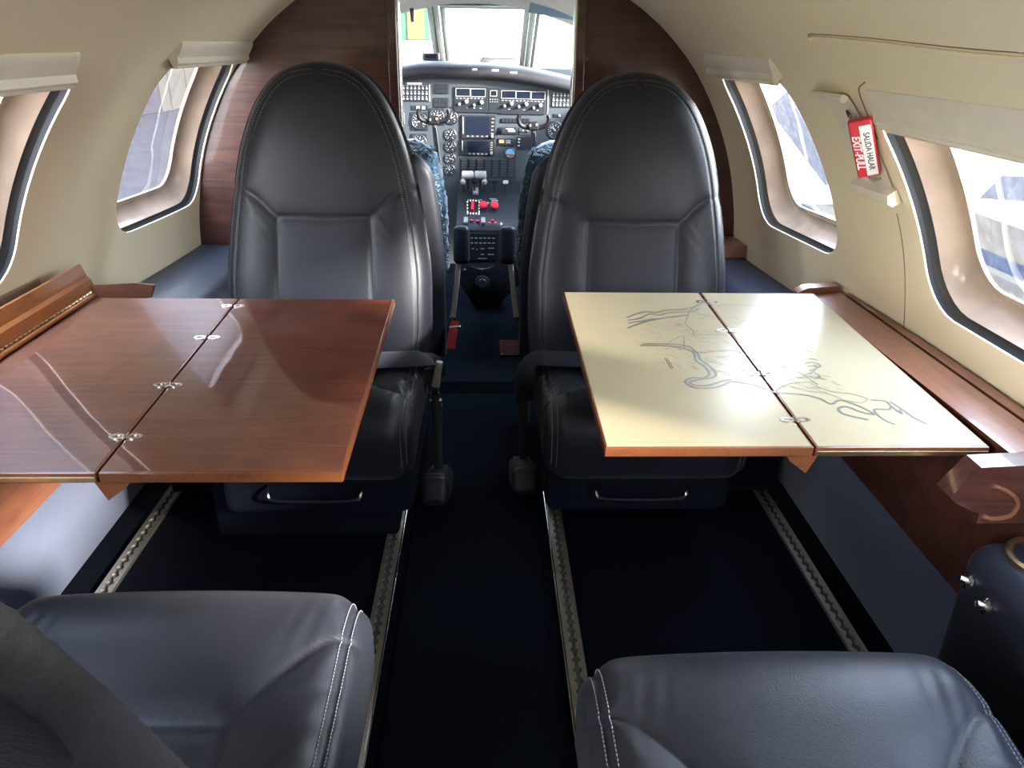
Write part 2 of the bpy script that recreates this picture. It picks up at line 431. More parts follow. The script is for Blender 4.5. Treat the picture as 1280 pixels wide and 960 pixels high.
for side, nm in ((1, 'right'), (-1, 'left')):
    mb = MB(); ws = WIN[side]
    edges = [Y_BULK]
    for a, b in zip(ws, ws[1:]): edges.append((a[0] + b[1]) / 2)
    edges.append(-1.1 if side == 1 else -.15)
    for i, (ya, yb) in enumerate(ws):
        wall_patch(mb, side, edges[i + 1], edges[i], T_LO, T_HI, (ya, yb, W_TH0, 41.2 if (side, i) == (1, 1) else W_TOP, .075))
    if side == 1:
        plain_patch(mb, side, Y_AFT, -1.1, T_LO, T_HI)
    else:                                            # unseen open door on the left, added to let daylight in from aft
        plain_patch(mb, side, -.165, -.15, T_LO, T_HI, 1); plain_patch(mb, side, Y_AFT, -1.30, T_LO, T_HI)
        plain_patch(mb, side, -1.30, -.165, 33, T_HI); pass
        portal(surf(-1, -.73, 20, .02), (1, 0, -.1), 1.2, 1.2)
    structure(mb.build('wall_' + nm, M['cream'], angle=50))
    for i, (ya, yb) in enumerate(ws):
        n_win += 1; W_TH1 = 41.2 if (side, i) == (1, 1) else W_TOP
        def ring(sh, off, flat=None):
            C = rrect(ya + sh, yb - sh, W_TH0 + sh * DEG, W_TH1 - sh * DEG, max(.02, .078 - sh * .3), max(.02, .078 - sh * .3) * DEG, NW)
            return [surf(side, c[0], c[1], off) for c in C]
        mr = MB()
        mr.grid([ring(.000, .026), ring(.003, .036), ring(.008, .048), ring(.016, .058), ring(.024, .064), ring(.029, .066), ring(.033, .067), ring(.034, .076)], close_u=True)
        fr = structure(mr.build('window_%d' % n_win, M['reveal'], angle=60))
        mg = MB(); mg.grid([ring(-.008, .005), ring(-.012, .018), ring(-.006, .026), ring(.001, .030)], close_u=True)
        mg.build('rubber_seal', M['rubber'], fr, kind='structure')
        mf = MB(); mf.grid([ring(.028, .0662), ring(.033, .0655), ring(.038, .0665), ring(.038, .071)], close_u=True)
        mf.build('pane_retainer', M['reveal'], fr, kind='structure')
        mp = MB(); rows = []
        cy = (ya + yb) / 2; cen = surf(side, cy, (W_TH0 + W_TH1) / 2, .106)
        for k in range(7):
            f = k / 6
            C = rrect(ya + .033 + f * .12, yb - .033 - f * .12, W_TH0 + .033 * DEG + f * 7.5, W_TH1 - .033 * DEG - f * 7.5, .045, 3, NW)
            rows.append([surf(side, c[0], c[1], .069) for c in C])
        mp.grid(rows, close_u=True)
        ce = len(mp.v); mp.v.append(tuple(surf(side, cy, (W_TH0 + W_TH1) / 2, .069)))
        base = ce - NW
        for k in range(NW): mp.f.append((base + k, base + (k + 1) % NW, ce)); mp.mi.append(0)
        mp.build('window_pane', M['acrylic'], fr, angle=80, kind='structure')
        nrm = Vector((-side * math.cos(R(30)), 0, -math.sin(R(30))))
        portal(surf(side, cy, 30, .080), nrm, .46, .38)

mb = MB()                                             # ceiling, one curved liner
mb.grid([[Vector((rad(t if t <= 90 else 180 - t, y) * math.cos(R(t)), y, ZC + rad(t if t <= 90 else 180 - t, y) * math.sin(R(t)))) for t in np.linspace(T_HI - .6, 180 - T_HI + .6, 36)] for y in np.linspace(Y_AFT, Y_BULK, 30)])
structure(mb.build('ceiling', M['cream'], angle=60))
mb = MB()                                             # rear bulkhead
prof = [Vector((rad(0, 0) * math.cos(R(t)), Y_AFT, ZC + rad(0, 0) * math.sin(R(t)))) for t in np.linspace(-30, 210, 60)]
mb.prism(prof, (0, -.03, 0)); structure(mb.build('wall_rear', M['cream']))

# floor: seat platforms either side of the aisle, cockpit floor a step higher
mb = MB()
mb.box((0, (Y_AFT + 2.27) / 2, -.03), (1.72, 2.27 - Y_AFT, .06))
structure(mb.build('floor', M['carpet'], smooth=False))
mb = MB(); mb.box((.022, .285, .002), (.29, 3.95, .008), bev=.003)
structure(mb.build('floor_aisle', M['carpet_aisle']))
mb = MB(); mb.box((0, 3.0, .0), (1.5, 1.44, .08), bev=.008)
structure(mb.build('floor_cockpit', M['carpet_aisle']))

# fabric-covered lower side panels and the wooden side walls above them
for side, nm in ((1, 'right'), (-1, 'left')):
    mb = MB()
    zt = .285 if side == 1 else .258
    y1 = Y_BULK - .01
    sec = [(.825, -.01), (.82, .02), (.805, .15), (.79, zt), (.86, zt + .0), (.86, -.01)]
    pts = [(side * x, 0, z) for x, z in sec]
    y0 = Y_AFT + .01 if side == 1 else -.15
    mb.prism([(p[0], y0, p[2]) for p in pts], (0, y1 - y0, 0))
    structure(mb.build('baseboard_' + nm, M['fabric'], angle=30), 'blue fabric covered panel along the floor edge on the %s side' % nm)

# wooden side wall below the ledge
mb = MB()
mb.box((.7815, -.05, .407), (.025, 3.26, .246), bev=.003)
s1 = structure(mb.build('trim_1', M['bulkhead'], smooth=True), 'brown wood side wall under the right ledge')  # darker wood than on the left; this side's shade is put into the colour
mb = MB(); mb.box((-.7815, .725, .40), (.025, 1.75, .286), bev=.003)
structure(mb.build('trim_2', M['ledge']), 'orange brown wood side wall under the left ledge')

# ------------------------------------------------------------------ front bulkhead with the doorway
DX0, DX1, DZ = -.190, .287, 1.215
mb = MB()
def edge_x(z, side):
    # x of the tube at height z, at the bulkhead
    best = 0
    for t in np.linspace(-30, 90, 481):
        p = surf(1, Y_BULK, t)
        if abs(p.z - z) < .004: best = max(best, p.x)
    return side * (best + .004)
zs = list(np.linspace(.0, DZ, 40))
for side, dx in ((-1, DX0), (1, DX1)):
    for yy in (Y_BULK - .012, Y_BULK + .02):
        mb.grid([[(dx + (edge_x(z, side) - dx) * f, yy, z) for f in np.linspace(0, 1, 8)] for z in zs])
mb.prism([(x, Y_BULK - .012, z) for x, z in [(-.40, DZ), (.40, DZ), (.30, 1.252), (.12, 1.262), (-.12, 1.262), (-.30, 1.252)]], (0, .032, 0))
structure(mb.build('wall_front', M['bulkhead'], angle=30))
mb = MB()                                             # door frame: jamb boards and bright edge strips
for x, s in ((DX0, -1), (DX1, 1)):
    mb.box((x + s * .012, Y_BULK - .016, .62), (.026, .05, 1.2), bev=.004, mi=0)
    mb.box((x - s * .002, Y_BULK - .012, .62), (.010, .042, 1.2), bev=.003, mi=1)
mb.box(((DX0 + DX1) / 2, Y_BULK - .014, DZ), (DX1 - DX0, .05, .03), bev=.004)
structure(mb.build('trim_3', [M['bulkhead'], M['steel']]), 'cockpit doorway frame with bright metal edge strips')

# ------------------------------------------------------------------ cockpit shell
mb = MB()
for side in (1, -1):
    mb.grid([[surf(side, Y_BULK + .02, t) * 1 + Vector((-side * .20 * f * f, 1.55 * f, 0)) for f in np.linspace(0, 1, 10)] for t in np.linspace(-28, 34, 22)])
structure(mb.build('wall_cockpit', M['panel'], angle=60))
mb = MB()
def roof(f, s):
    y = Y_BULK + .02 + 1.12 * f; z = 1.262 - .085 * f
    x = s * (.52 - .10 * f)
    return (x, y, z - .10 * abs(s) ** 2.2 * (1 - .2 * f))
mb.grid([[roof(f, s) for s in np.linspace(-1, 1, 25)] for f in np.linspace(0, 1, 10)])
structure(mb.build('ceiling_cockpit', M['headliner'], angle=60))
mb = MB()
mb.grid([[(x, 3.98, z) for x in (-.7, 0, .7)] for z in (-.1, .4, .93)])
structure(mb.build('wall_nose', M['panel_dark']))
# windscreen: sloping panes between painted posts
B0, B1 = 3.86, 3.42                                   # base and head of the windscreen
def ws(x, f):                                         # a point of the windscreen surface, f up it
    zb = .955; zt = 1.172 - .12 * max(0, abs(x) - .30)
    yb = B0 - .42 * max(0, abs(x - .02) - .14) ** 1.15; yt = B1 - .42 * max(0, abs(x - .02) - .14) ** 1.15
    return Vector((x, yb + (yt - yb) * f, zb + (zt - zb) * f))
post_x = [(-.150, -.128), (.225, .255)]
spans = [(-.60, -.178), (-.128, .212), (.262, .64)]
for i, (a, b) in enumerate(spans):
    n_win += 1
    m1 = MB(); m1.grid([[ws(x, f) for x in np.linspace(a, b, 14)] for f in np.linspace(-.1, 1.05, 6)])
    o = structure(m1.build('window_%d' % n_win, M['windscreen'], angle=80))
    m2 = MB()
    for x in (a, b):
        m2.tube([ws(x, f) for f in np.linspace(-.1, 1.03, 8)], .013, 8, flat=1.0)
    m2.tube([ws(x, 1.0) + Vector((0, -.012, .0)) for x in np.linspace(a, b, 16)], .010, 8)
    m2.build('window_frame', M['post'], o, kind='structure')
m2 = MB()
for x in (-.154, .236):
    m2.tube([ws(x, f) + Vector((0, -.012, 0)) for f in np.linspace(-.1, 1.03, 8)], .012, 8)
structure(m2.build('trim_4', M['post']), 'pale green grey windscreen centre posts')
for c, n, a, b in (((.03, 3.66, 1.065), (0, -1, -.6), 1.2, .5), ((.62, 2.95, 1.0), (-1, 0, -.3), 1.2, .5), ((-.62, 2.95, 1.0), (1, 0, -.3), 1.2, .5)):
    portal(c, n, a, b)

# ------------------------------------------------------------------ passenger seats
HH = [-.10, .0, .08, .16, .26, .34, .44, .512, .56, .592, .612, .622]
HW = [.206, .218, .224, .224, .215, .203, .182, .156, .129, .100, .066, .0]
H_TOP = .622
def hw_at(h):
    h = np.asarray(h, float)
    w2 = crom(HH, [w * w for w in HW], h)
    return np.sqrt(np.maximum(w2, 0))
OUT = [(float(hw_at(h)), float(h)) for h in np.concatenate([np.linspace(-.1, .5, 40), H_TOP - .122 * (1 - np.linspace(0, 1, 30)) ** 2])]
OUTL = OUT + [(-x, h) for x, h in reversed(OUT)]
# seams of the front face in (x, h)
BS_TOP = [(-.100, .302), (0, .298), (.100, .302)]
BS_V = [(.100, .302), (.103, .15), (.108, -.1)]
BS_C = [tuple(p) for p in smooth_path([(.100, .302), (.118, .318), (.140, .340), (.168, .356), (.205, .362)], 6)]
mir = lambda L: [(-x, y) for x, y in L]
BACK_SEAMS = [BS_TOP, BS_V, mir(BS_V), BS_C, mir(BS_C)]
def back_surface(nh=150, nx=110):
    """rows of closed loops; returns front points, back points, with thickness and seams"""
    u = np.linspace(0, 1, nh)
    h = -.10 + (H_TOP + .10 - .0006) * np.sin(u * PI / 2)
    s = np.sin(np.linspace(-1, 1, nx) * PI / 2 * .985) / math.sin(PI / 2 * .985)
    s = .55 * s + .45 * np.linspace(-1, 1, nx)
    Hm, Sm = np.meshgrid(h, s, indexing='ij')
    W = hw_at(Hm); X = Sm * W
    dB = seg_dist(X, Hm, OUTL)
    th = .105 * np.ones_like(Hm)
    return Hm, Sm, W, X, dB, th
def make_backrest(parent, tilt, name='backrest', rear=.055):
    Hm, Sm, W, X, dB, th = back_surface()
    # rounded rim: the face falls back within 3 cm of the outline
    e = np.clip(dB / .034, 0, 1)
    rim = .046 * (1 - np.sqrt(np.maximum(1 - (1 - e) ** 2, 0)))
    dS = np.full_like(X, 9.)
    for p in BACK_SEAMS: dS = np.minimum(dS, seg_dist(X, Hm, p))
    dP = np.abs(dB - .026)                            # piping seam inside the outline
    dA = np.minimum(dS, dP)
    centre = (np.abs(X) < .104) & (Hm < .300)
    puff = np.where(centre, .003, .0055) * (1 - np.exp(-(dA / .020) ** 1.6))
    crease = .0036 * np.exp(-(dS / .0040) ** 2) + .0022 * np.exp(-(dP / .0035) ** 2)
    # soft wrinkles running out of the corners
    wr = .0005 * np.sin((X * 1.3 + Hm) * 190) * np.exp(-((np.abs(X) - .12) / .03) ** 2) * np.exp(-((Hm - .27) / .05) ** 2)
    lumb = .012 * np.exp(-((Hm - .10) / .12) ** 2) + .010 * np.exp(-((Hm - .45) / .14) ** 2) * np.clip(1 - (Sm) ** 2, 0, 1)
    D = -.045 - puff + crease + rim + wr - lumb + .012 * (Sm ** 4)
    rot = Matrix.Rotation(-tilt, 3, 'X')
    def P(x, d, h): return rot @ Vector((x, d, h)) + Vector((0, 0, .38))
    mb = MB()
    nh, nx = X.shape
    fr = [[P(X[i, j], D[i, j], Hm[i, j]) for j in range(nx)] for i in range(nh)]
    b0 = len(mb.v); mb.grid(fr)
    k = 0
    for i in range(nh - 1):
        for j in range(nx - 1):
            if centre[i, j] and centre[i + 1, j + 1] and dS[i, j] > .004: mb.mi[k] = 1
            k += 1
    # boxing and back face
    def back_pt(i, s):
        w = W[i, 0]; x = s * w; h = Hm[i, 0]
        d = seg_dist(np.array([x]), np.array([h]), OUTL)[0]; q = min(d / .10, 1)
        return P(x, rear - .045 * (1 - math.sqrt(max(0, 1 - (1 - q) ** 2))) + .008 * (1 - abs(s)) , h)
    ss = [-1, -.985, -.95, -.9, -.84, -.76, -.66, -.55, -.4, -.2, 0, .2, .4, .55, .66, .76, .84, .9, .95, .985, 1]
    bk = [[back_pt(i, s) for s in ss] for i in range(nh)]
    mb.grid(bk)
    for side, sj in ((0, 0), (nx - 1, -1)):
        mb.grid([[fr[i][side], (fr[i][side] * .5 + bk[i][sj] * .5) + Vector(((1 if side else -1) * .006, 0, 0)), bk[i][sj]] for i in range(nh)])
    mb.add([*fr[0]] + [*reversed(bk[0])], [tuple(range(nx + len(ss)))])
    o = mb.build(name, [M['leather'], M['leather_perf']], parent, angle=70)
    # double row of stitches round the face and along the seams
    def surf_d(x, h):
        i = int(np.argmin(np.abs(Hm[:, 0] - h))); j = int(np.argmin(np.abs(X[i] - x))); return D[i, j]
    st = None
    def stitch(line, step=.0062, off=.0008):
        nonlocal_st = st
        L = smooth_path(line, 4) if len(line) < 12 else [np.array(p) for p in line]
        acc = 0; pts = [L[0]]
        for a, b in zip(L, L[1:]):
            n = max(1, int(np.linalg.norm(b - a) / .0016))
            pts += [a + (b - a) * (k + 1) / n for k in range(n)]
        per = int(step / .0016)
        for k in range(0, len(pts) - per, per):
            a, b = pts[k], pts[k + int(per * .62)]
            nonlocal_st.tube([P(a[0], surf_d(*a) - off, a[1]), P(b[0], surf_d(*b) - off, b[1])], .0007, 4)
    def inset(dist, h0=-.05):
        out = []
        for k in range(1, len(OUT) - 1):
            a, b = np.array(OUT[k - 1]), np.array(OUT[k + 1]); t = (b - a) / np.linalg.norm(b - a)
            p = np.array(OUT[k]) - np.array((t[1], -t[0])) * dist
            if p[1] > h0 and p[0] > .0: out.append(p)
        return out
    for dd in (.021, .031):
        for sg in (1, -1):
            st = MB(); stitch([p * np.array((sg, 1)) for p in inset(dd)]); st.build('stitching', M['stitch'], o, smooth=False)
    # the same pair of rows round the rear edge of the shell
    L = [p for p in inset(.007)]
    for sg in (1, -1):
        st = MB()
        for k in range(0, len(L) - 1):
            a, b = L[k], L[k + 1]
            n = max(1, int(np.linalg.norm(b - a) / .0075))
            for q in range(n):
                p0 = a + (b - a) * q / n; p1 = a + (b - a) * (q + .6) / n
                def bp(p):
                    d = seg_dist(np.array([p[0]]), np.array([p[1]]), OUTL)[0]; qq = min(d / .10, 1)
                    w = float(hw_at(p[1]))
                    return P(sg * p[0], rear - .045 * (1 - math.sqrt(max(0, 1 - (1 - qq) ** 2))) + .008 * (1 - p[0] / max(w, .01)) + .0006, p[1])
                st.tube([bp(p0), bp(p1)], .0011, 4)
        st.build('stitching', M['stitch'], o, smooth=False)
    return o

def make_cushion(parent, depth, y_rear=.06, z_rear=.365, z_nose=.385, thick=.15, hw0=.226, hw1=.236):
    """seat cushion: rolled front, side bolsters, sunken perforated middle"""
    nv, nx = 150, 110
    # profile in (y, z): rear top -> nose -> under
    top = [(y_rear, z_rear), (y_rear - (depth + y_rear) * .35, z_rear - .004), (-depth * .62, z_nose - .010), (-depth + .09, z_nose), (-depth + .035, z_nose - .006),
           (-depth + .008, z_nose - .030), (-depth, z_nose - .070), (-depth + .006, z_nose - .115), (-depth + .03, z_nose - thick), (-depth * .5, z_nose - thick - .0), (y_rear, z_rear - thick)]
    pr = smooth_path(top, 40)
    # resample evenly
    seg = np.array([np.linalg.norm(b - a) for a, b in zip(pr, pr[1:])]); cum = np.concatenate([[0], np.cumsum(seg)])
    L = cum[-1]
    t = np.concatenate([np.linspace(0, depth + y_rear + .10, nv - 20), np.linspace(depth + y_rear + .10, L, 21)[1:]])
    Py = np.interp(t, cum, [p[0] for p in pr]); Pz = np.interp(t, cum, [p[1] for p in pr])
    ty = np.gradient(Py); tz = np.gradient(Pz); ln = np.hypot(ty, tz); ny_, nz_ = tz / ln, -ty / ln   # outward normal
    if nz_[3] < 0: ny_, nz_ = -ny_, -nz_
    s = .6 * np.sin(np.linspace(-1, 1, nx) * PI / 2) + .4 * np.linspace(-1, 1, nx)
    T, S = np.meshgrid(t, s, indexing='ij')
    frac = np.clip(t / (depth + y_rear), 0, 1)
    Wd = (hw0 + (hw1 - hw0) * frac)[:, None] * np.ones_like(S); X = S * Wd
    y_arc = T                                          # arc length from the rear edge
    a0 = depth + y_rear                                # arc where the nose starts
    roll_in, roll_out = a0 - .215 if depth > .42 else a0 - .20, a0 - .085
    c0 = .106
    SEAM_C = [tuple(p) for p in smooth_path([(c0, roll_in), (c0 + .018, roll_in + .035), (c0 + .05, roll_in + .075), (c0 + .09, roll_in + .110), (c0 + .14, roll_in + .125)], 6)]
    SEAMS = [[(-c0, roll_in), (c0, roll_in)], [(c0, roll_in), (c0 - .004, 0)], [(-c0, roll_in), (-c0 + .004, 0)], SEAM_C, mir(SEAM_C)]
    dS = np.full_like(X, 9.)
    for p in SEAMS: dS = np.minimum(dS, seg_dist(X, y_arc, p))
    dB = Wd - np.abs(X); dP = np.abs(dB - .020)
    centre = (np.abs(X) < c0) & (y_arc < roll_in)
    e = np.clip(dB / .045, 0, 1); rim = .045 * (1 - np.sqrt(np.maximum(1 - (1 - e) ** 2, 0)))
    puff = np.where(centre, .002, .010) * (1 - np.exp(-(np.minimum(dS, dP * 1.4) / .026) ** 1.6)) - np.where(centre, .006 * (1 - np.exp(-(dS / .012) ** 2)), 0)
    crease = .0036 * np.exp(-(dS / .0040) ** 2) + .0022 * np.exp(-(dP / .0035) ** 2)
    wr = .0009 * np.sin(X * 260 + y_arc * 60) * np.exp(-((np.abs(X) - .165) / .03) ** 2) * np.exp(-((y_arc - roll_out - .0) / .035) ** 2)
    wr += .0011 * np.sin(y_arc * 150 + X * 90) * np.exp(-((np.abs(X) - .19) / .03) ** 2) * (y_arc < roll_in + .05)
    crown = .010 * np.clip(1 - S ** 2, 0, 1) * np.exp(-((y_arc - a0 + .06) / .10) ** 2)
    under = np.clip((T - (a0 + .10)) / .05, 0, 1)
    N = (puff - crease + wr + crown) * (1 - under) - rim
    mb = MB(); P = [[Vector((X[i, j], Py[i] + ny_[i] * N[i, j], Pz[i] + nz_[i] * N[i, j])) for j in range(nx)] for i in range(nv)]
    mb.grid(P); k = 0
    for i in range(nv - 1):
        for j in range(nx - 1):
            if centre[i, j] and centre[i + 1, j + 1] and dS[i, j] > .004: mb.mi[k] = 1
            k += 1
    for j in (0, nx - 1): mb.add([P[i][j] for i in range(nv)], [tuple(range(nv))])
    mb.add([*P[0]] + [*reversed(P[-1])], [tuple(range(2 * nx))])
    o = mb.build('seat_cushion', [M['leather'], M['leather_perf_top']], parent, angle=70)
    for sg in (1, -1):
        for dd in (.015, .025):
            st = MB()
            idx = [i for i in range(nv) if .02 < t[i] < a0 + .10]
            pts = []
            for i in idx:
                x = sg * (Wd[i, 0] - dd); j = int(np.argmin(np.abs(X[i] - x)))
                n = N[i, j] + .0008
                pts.append(Vector((x, Py[i] + ny_[i] * n, Pz[i] + nz_[i] * n)))
            for a, b in zip(pts, pts[1:]):
                m = max(1, round((b - a).length / .0062))
                for q in range(m):
                    st.tube([a + (b - a) * (q / m), a + (b - a) * ((q + .62) / m)], .0007, 4)
            st.build('stitching', M['stitch'], o, smooth=False)
    return o

def make_base(parent, x0, x1, y0, y1, depth):
    """carpet-skirted pedestal on the floor tracks"""
    mb = MB()
    mb.box(((x0 + x1) / 2, (y0 + y1) / 2, .075), (x1 - x0, y1 - y0, .13), bev=.012)
    mb.box((0, (-depth + .06 + .04) / 2, .185), (.40, depth - .02, .13), bev=.025)
    o = mb.build('seat_base', M['skirt'], parent)
    hb = MB()
    yb = -depth + .045
    hb.tube(smooth_path([(-.098, yb + .02, .200), (-.096, yb - .004, .190), (-.082, yb - .012, .176), (0, yb - .014, .174), (.082, yb - .012, .176), (.096, yb - .004, .190), (.098, yb + .02, .200)], 6), .0036, 8)
    hb.build('release_bar', M['steel'], parent, label='thin bright metal release bar')
    return o

def make_armrest(parent, x, y, z=.285):
    """inboard armrest folded down beside the seat: bracket, strut, pad on the floor"""
    root = MB()
    pad = MB()
    prof = []
    m = Matrix.Rotation(R(-24), 3, 'X')
    pad.box((x, y - .045, .060), (.066, .25, .066), rot=m, bev=.018, seg=4)
    po = pad.build('armrest', M['leather'], parent)
    pl = MB(); pl.box(Vector((x, y - .045, .060)) + m @ Vector((0, .010, .034)), (.042, .190, .006), rot=m, bev=.002)
    for q in (-.05, .055): pl.lathe([(0, .002), (.0035, .002), (.0035, 0)], Vector((x + .004, y - .045, .060)) + m @ Vector((0, q, .037)), m @ Vector((0, 0, 1)), 10)
    pl.build('mounting_plate', M['dark_metal'], po)
    st = MB()
    a = Vector((x - .004, y + .000, z)); b = Vector((x + .002, y - .012, .088))
    st.tube([a, (a + b) / 2, b], .0115, 10, flat=.45, up=(0, 1, 0)); st.build('strut', M['dark_metal'], po)
    br = MB()
    br.box((x - .002, y + .002, z + .006), (.020, .022, .026), bev=.003); br.box((x - .002, y - .012, z + .006), (.010, .008, .014), bev=.002, mi=1)
    br.lathe([(0, -.014), (.005, -.014), (.005, .014), (0, .014)], (x - .002, y, z - .022), (1, 0, 0), 12)
    br.tube([(x + .012, y - .002, z - .03), (x + .013, y - .006, z - .07), (x + .011, y - .01, z - .12)], .0022, 6)
    br.build('bracket', [M['steel'], M['black']], po)
    return po

# the two seats that face aft
def aft_facing(name, cx, cy, label, base, arm):
    t = empty(name, (cx, cy, 0), 0, label, 'seat')
    make_backrest(t, R(11.3)); make_cushion(t, .34, hw0=.204, hw1=.211)
    make_base(t, base[0] - cx, base[1] - cx, base[2] - cy, base[3] - cy, .34)
    make_armrest(t, arm[0] - cx, arm[1] - cy, arm[2])
    return t
s_fl = aft_facing('passenger_seat', -.306, 1.665, 'black leather cabin seat facing the camera, in front of the bare wooden table', (-.56, -.150, 1.47, 2.0), (-.070, 1.655, .285))
s_fr = aft_facing('passenger_seat', .374, 1.672, 'black leather cabin seat facing the camera, in front of the ivory table with the map', (.196, .62, 1.57, 2.02), (.140, 1.70, .31))
s_fl.scale = (1, 1, 1.012)
# lap belts lying beside the backs
def lap_belt(parent, cx, cy, pts, buckle=None):
    mb = MB(); P = [Vector(p) - Vector((cx, cy, 0)) for p in smooth_path(pts, 6)]
    mb.tube(P, .024, 12, flat=.09, up=(0, -.5, 1)); o = mb.build('lap_belt', M['belt'], parent)
    if buckle:
        b = MB(); p = Vector(buckle) - Vector((cx, cy, 0))
        b.box(p, (.018, .022, .060), rot=(R(-8), R(10), 0), bev=.004); b.build('buckle', M['ivory_grey'], o)
lap_belt(s_fl, -.306, 1.665, [(-.48, 1.600, .385), (-.30, 1.592, .388), (-.16, 1.592, .392), (-.10, 1.600, .392), (-.075, 1.625, .375), (-.068, 1.63, .33)], (-.064, 1.622, .345))
lap_belt(s_fr, .374, 1.672, [(.52, 1.61, .385), (.34, 1.602, .390), (.21, 1.605, .396), (.155, 1.62, .385), (.135, 1.63, .33), (.142, 1.64, .27)])

def fwd_facing(name, cx, cy, label, base, depth, tilt, dx=0):
    t = empty(name, (cx, cy, 0), PI, label, 'seat')
    make_backrest(t, tilt, rear=.018); make_cushion(t, depth).location.x = dx
    make_base(t, -(base[1] - cx), -(base[0] - cx), -(base[3] - cy), -(base[2] - cy), depth)
    return t
s_nl = fwd_facing('passenger_seat', -.355, .400, 'black leather cabin seat seen from behind, its backrest cut by the lower left corner', (-.755, -.150, .02, .62), .43, R(18), -.017)
s_nr = fwd_facing('passenger_seat', .390, .190, 'black leather seat cushion beside the padded cup holder console, its back out of view', (.196, .62, -.10, .50), .52, R(30))

# ------------------------------------------------------------------ folding tables
def hinge_mb(x, y, z):
    mb = MB()
    for s in (-1, 1):
        q = []
        ring_o = [(s * .011 + .0115 * math.cos(a), .0075 * math.sin(a)) for a in np.linspace(0, 2 * PI, 20, endpoint=False)]
        ring_i = [(s * .011 + .0065 * math.cos(a), .0036 * math.sin(a)) for a in np.linspace(0, 2 * PI, 20, endpoint=False)]
        mb.grid([[(x + a, y + b, z) for a, b in ring_o], [(x + a, y + b, z + .0012) for a, b in ring_o], [(x + a, y + b, z + .0012) for a, b in ring_i], [(x + a, y + b, z) for a, b in ring_i]], close_u=True)
    mb.tube([(x, y - .0075, z + .001), (x, y + .0075, z + .001)], .0022, 8)
    return mb
def leaf(parent, x0, x1, depth, top, edge, name='table_leaf', th=.015, inset=.003, brass_front=False):
    mb = MB()
    mb.box(((x0 + x1) / 2, depth / 2, -th / 2), (x1 - x0, depth, th), bev=.0022, seg=2, mi=1)
    mb.box(((x0 + x1) / 2, depth / 2, -.0002), (x1 - x0 - 2 * inset, depth - 2 * inset, .0016), bev=.0005, mi=0)
    if brass_front:
        mb.box(((x0 + x1) / 2, -.0004, -th * .62), (x1 - x0 - .004, .002, th * .45), bev=.0004, mi=2)
    return mb.build(name, [top, edge, M['brass']], parent, angle=40)
def table(label, loc, pitch, x_in, x_out, depth, top, edge, hinge_y, sign):
    t = empty('folding_table', loc, 0, label, 'table', None)
    t.rotation_euler = (pitch, 0, 0)
    g = .0012
    a, b = sorted((x_in, 0)); c, d = sorted((0, x_out))
    leaf(t, a + (g if a == 0 else 0), b - (g if b == 0 else 0), depth, top, edge)
    leaf(t, c + (g if c == 0 else 0), d - (g if d == 0 else 0), depth, top, edge, brass_front=True)
    for y in hinge_y: hinge_mb(0, y, .0006).build('hinge', M['steel'], t)
    # sliding support under the joint, with its pointed end
    mb = MB(); w = .016 * sign
    mb.prism([(-.008 * sign, .004, -.0155), (.036 * sign, .004, -.0155), (.030 * sign, .004, -.024), (.004 * sign, .004, -.044)], (0, .05, 0))
    mb.prism([(-.008 * sign, .05, -.0155), (.030 * sign, .05, -.0155), (.022 * sign, .05, -.030), (.0, .05, -.030)], (0, depth - .10, 0))
    mb.build('support_rail', M['edge'], t, smooth=False)
    return t
# left: bare veneer
tl = table('bare reddish brown wood table with glossy top and orange edge, four hinges along its joint', (-.438, .842, .5505), math.atan(.028 / .62), .304, -.262, .622, M['table'], M['edge'], [.088, .242, .425, .578], 1)
# right: ivory laminate with a line map
tr = table('ivory topped folding table with a grey blue map and brown wood rim', (.495, .906, .5505), math.atan(.022 / .63), -.288, .244, .632, M['laminate'], M['edge'], [.076, .233, .419, .574], -1)
mb = MB()
def ribbon(line, w, z):
    L = smooth_path(line, 4); n = len(L)
    A = []; B = []
    for i in range(n):
        d = L[min(i + 1, n - 1)] - L[max(i - 1, 0)]; d = d / (np.linalg.norm(d) + 1e-9); nn = np.array((-d[1], d[0])) * w / 2
        A.append((*(L[i] + nn), z)); B.append((*(L[i] - nn), z))
    b = len(mb.v); mb.v += [tuple(map(float, p)) for p in A + B]
    for i in range(n - 1): mb.f.append((b + i, b + i + 1, b + n + i + 1, b + n + i)); mb.mi.append(cur)
cur = 0
for i, l in enumerate(MAP_BLUE): ribbon(l, .0046 if i < 6 else .0036, .00085 + i * .00001)
cur = 1
for i, l in enumerate(MAP_INK): ribbon(l, .0011, .00105 + i * .00001)
rnd = random.Random(3)
for k in range(230):                                  # short place-name strokes
    x = rnd.uniform(-.16, .12); y = rnd.uniform(.17, .50)
    lo = .26 - (x + .16) * .42; hi = .55 - max(0, x - .0) * 1.8
    if lo < y < hi and abs(x) > .006:
        a = rnd.uniform(-.9, -.4); L = rnd.uniform(.006, .016)
        ribbon([(x, y), (x + L * math.cos(a), y + L * math.sin(a))], .0009, .0011)
mo = mb.build('map_print', [M['map_blue'], M['map_ink']], tr, smooth=False, merge=False)

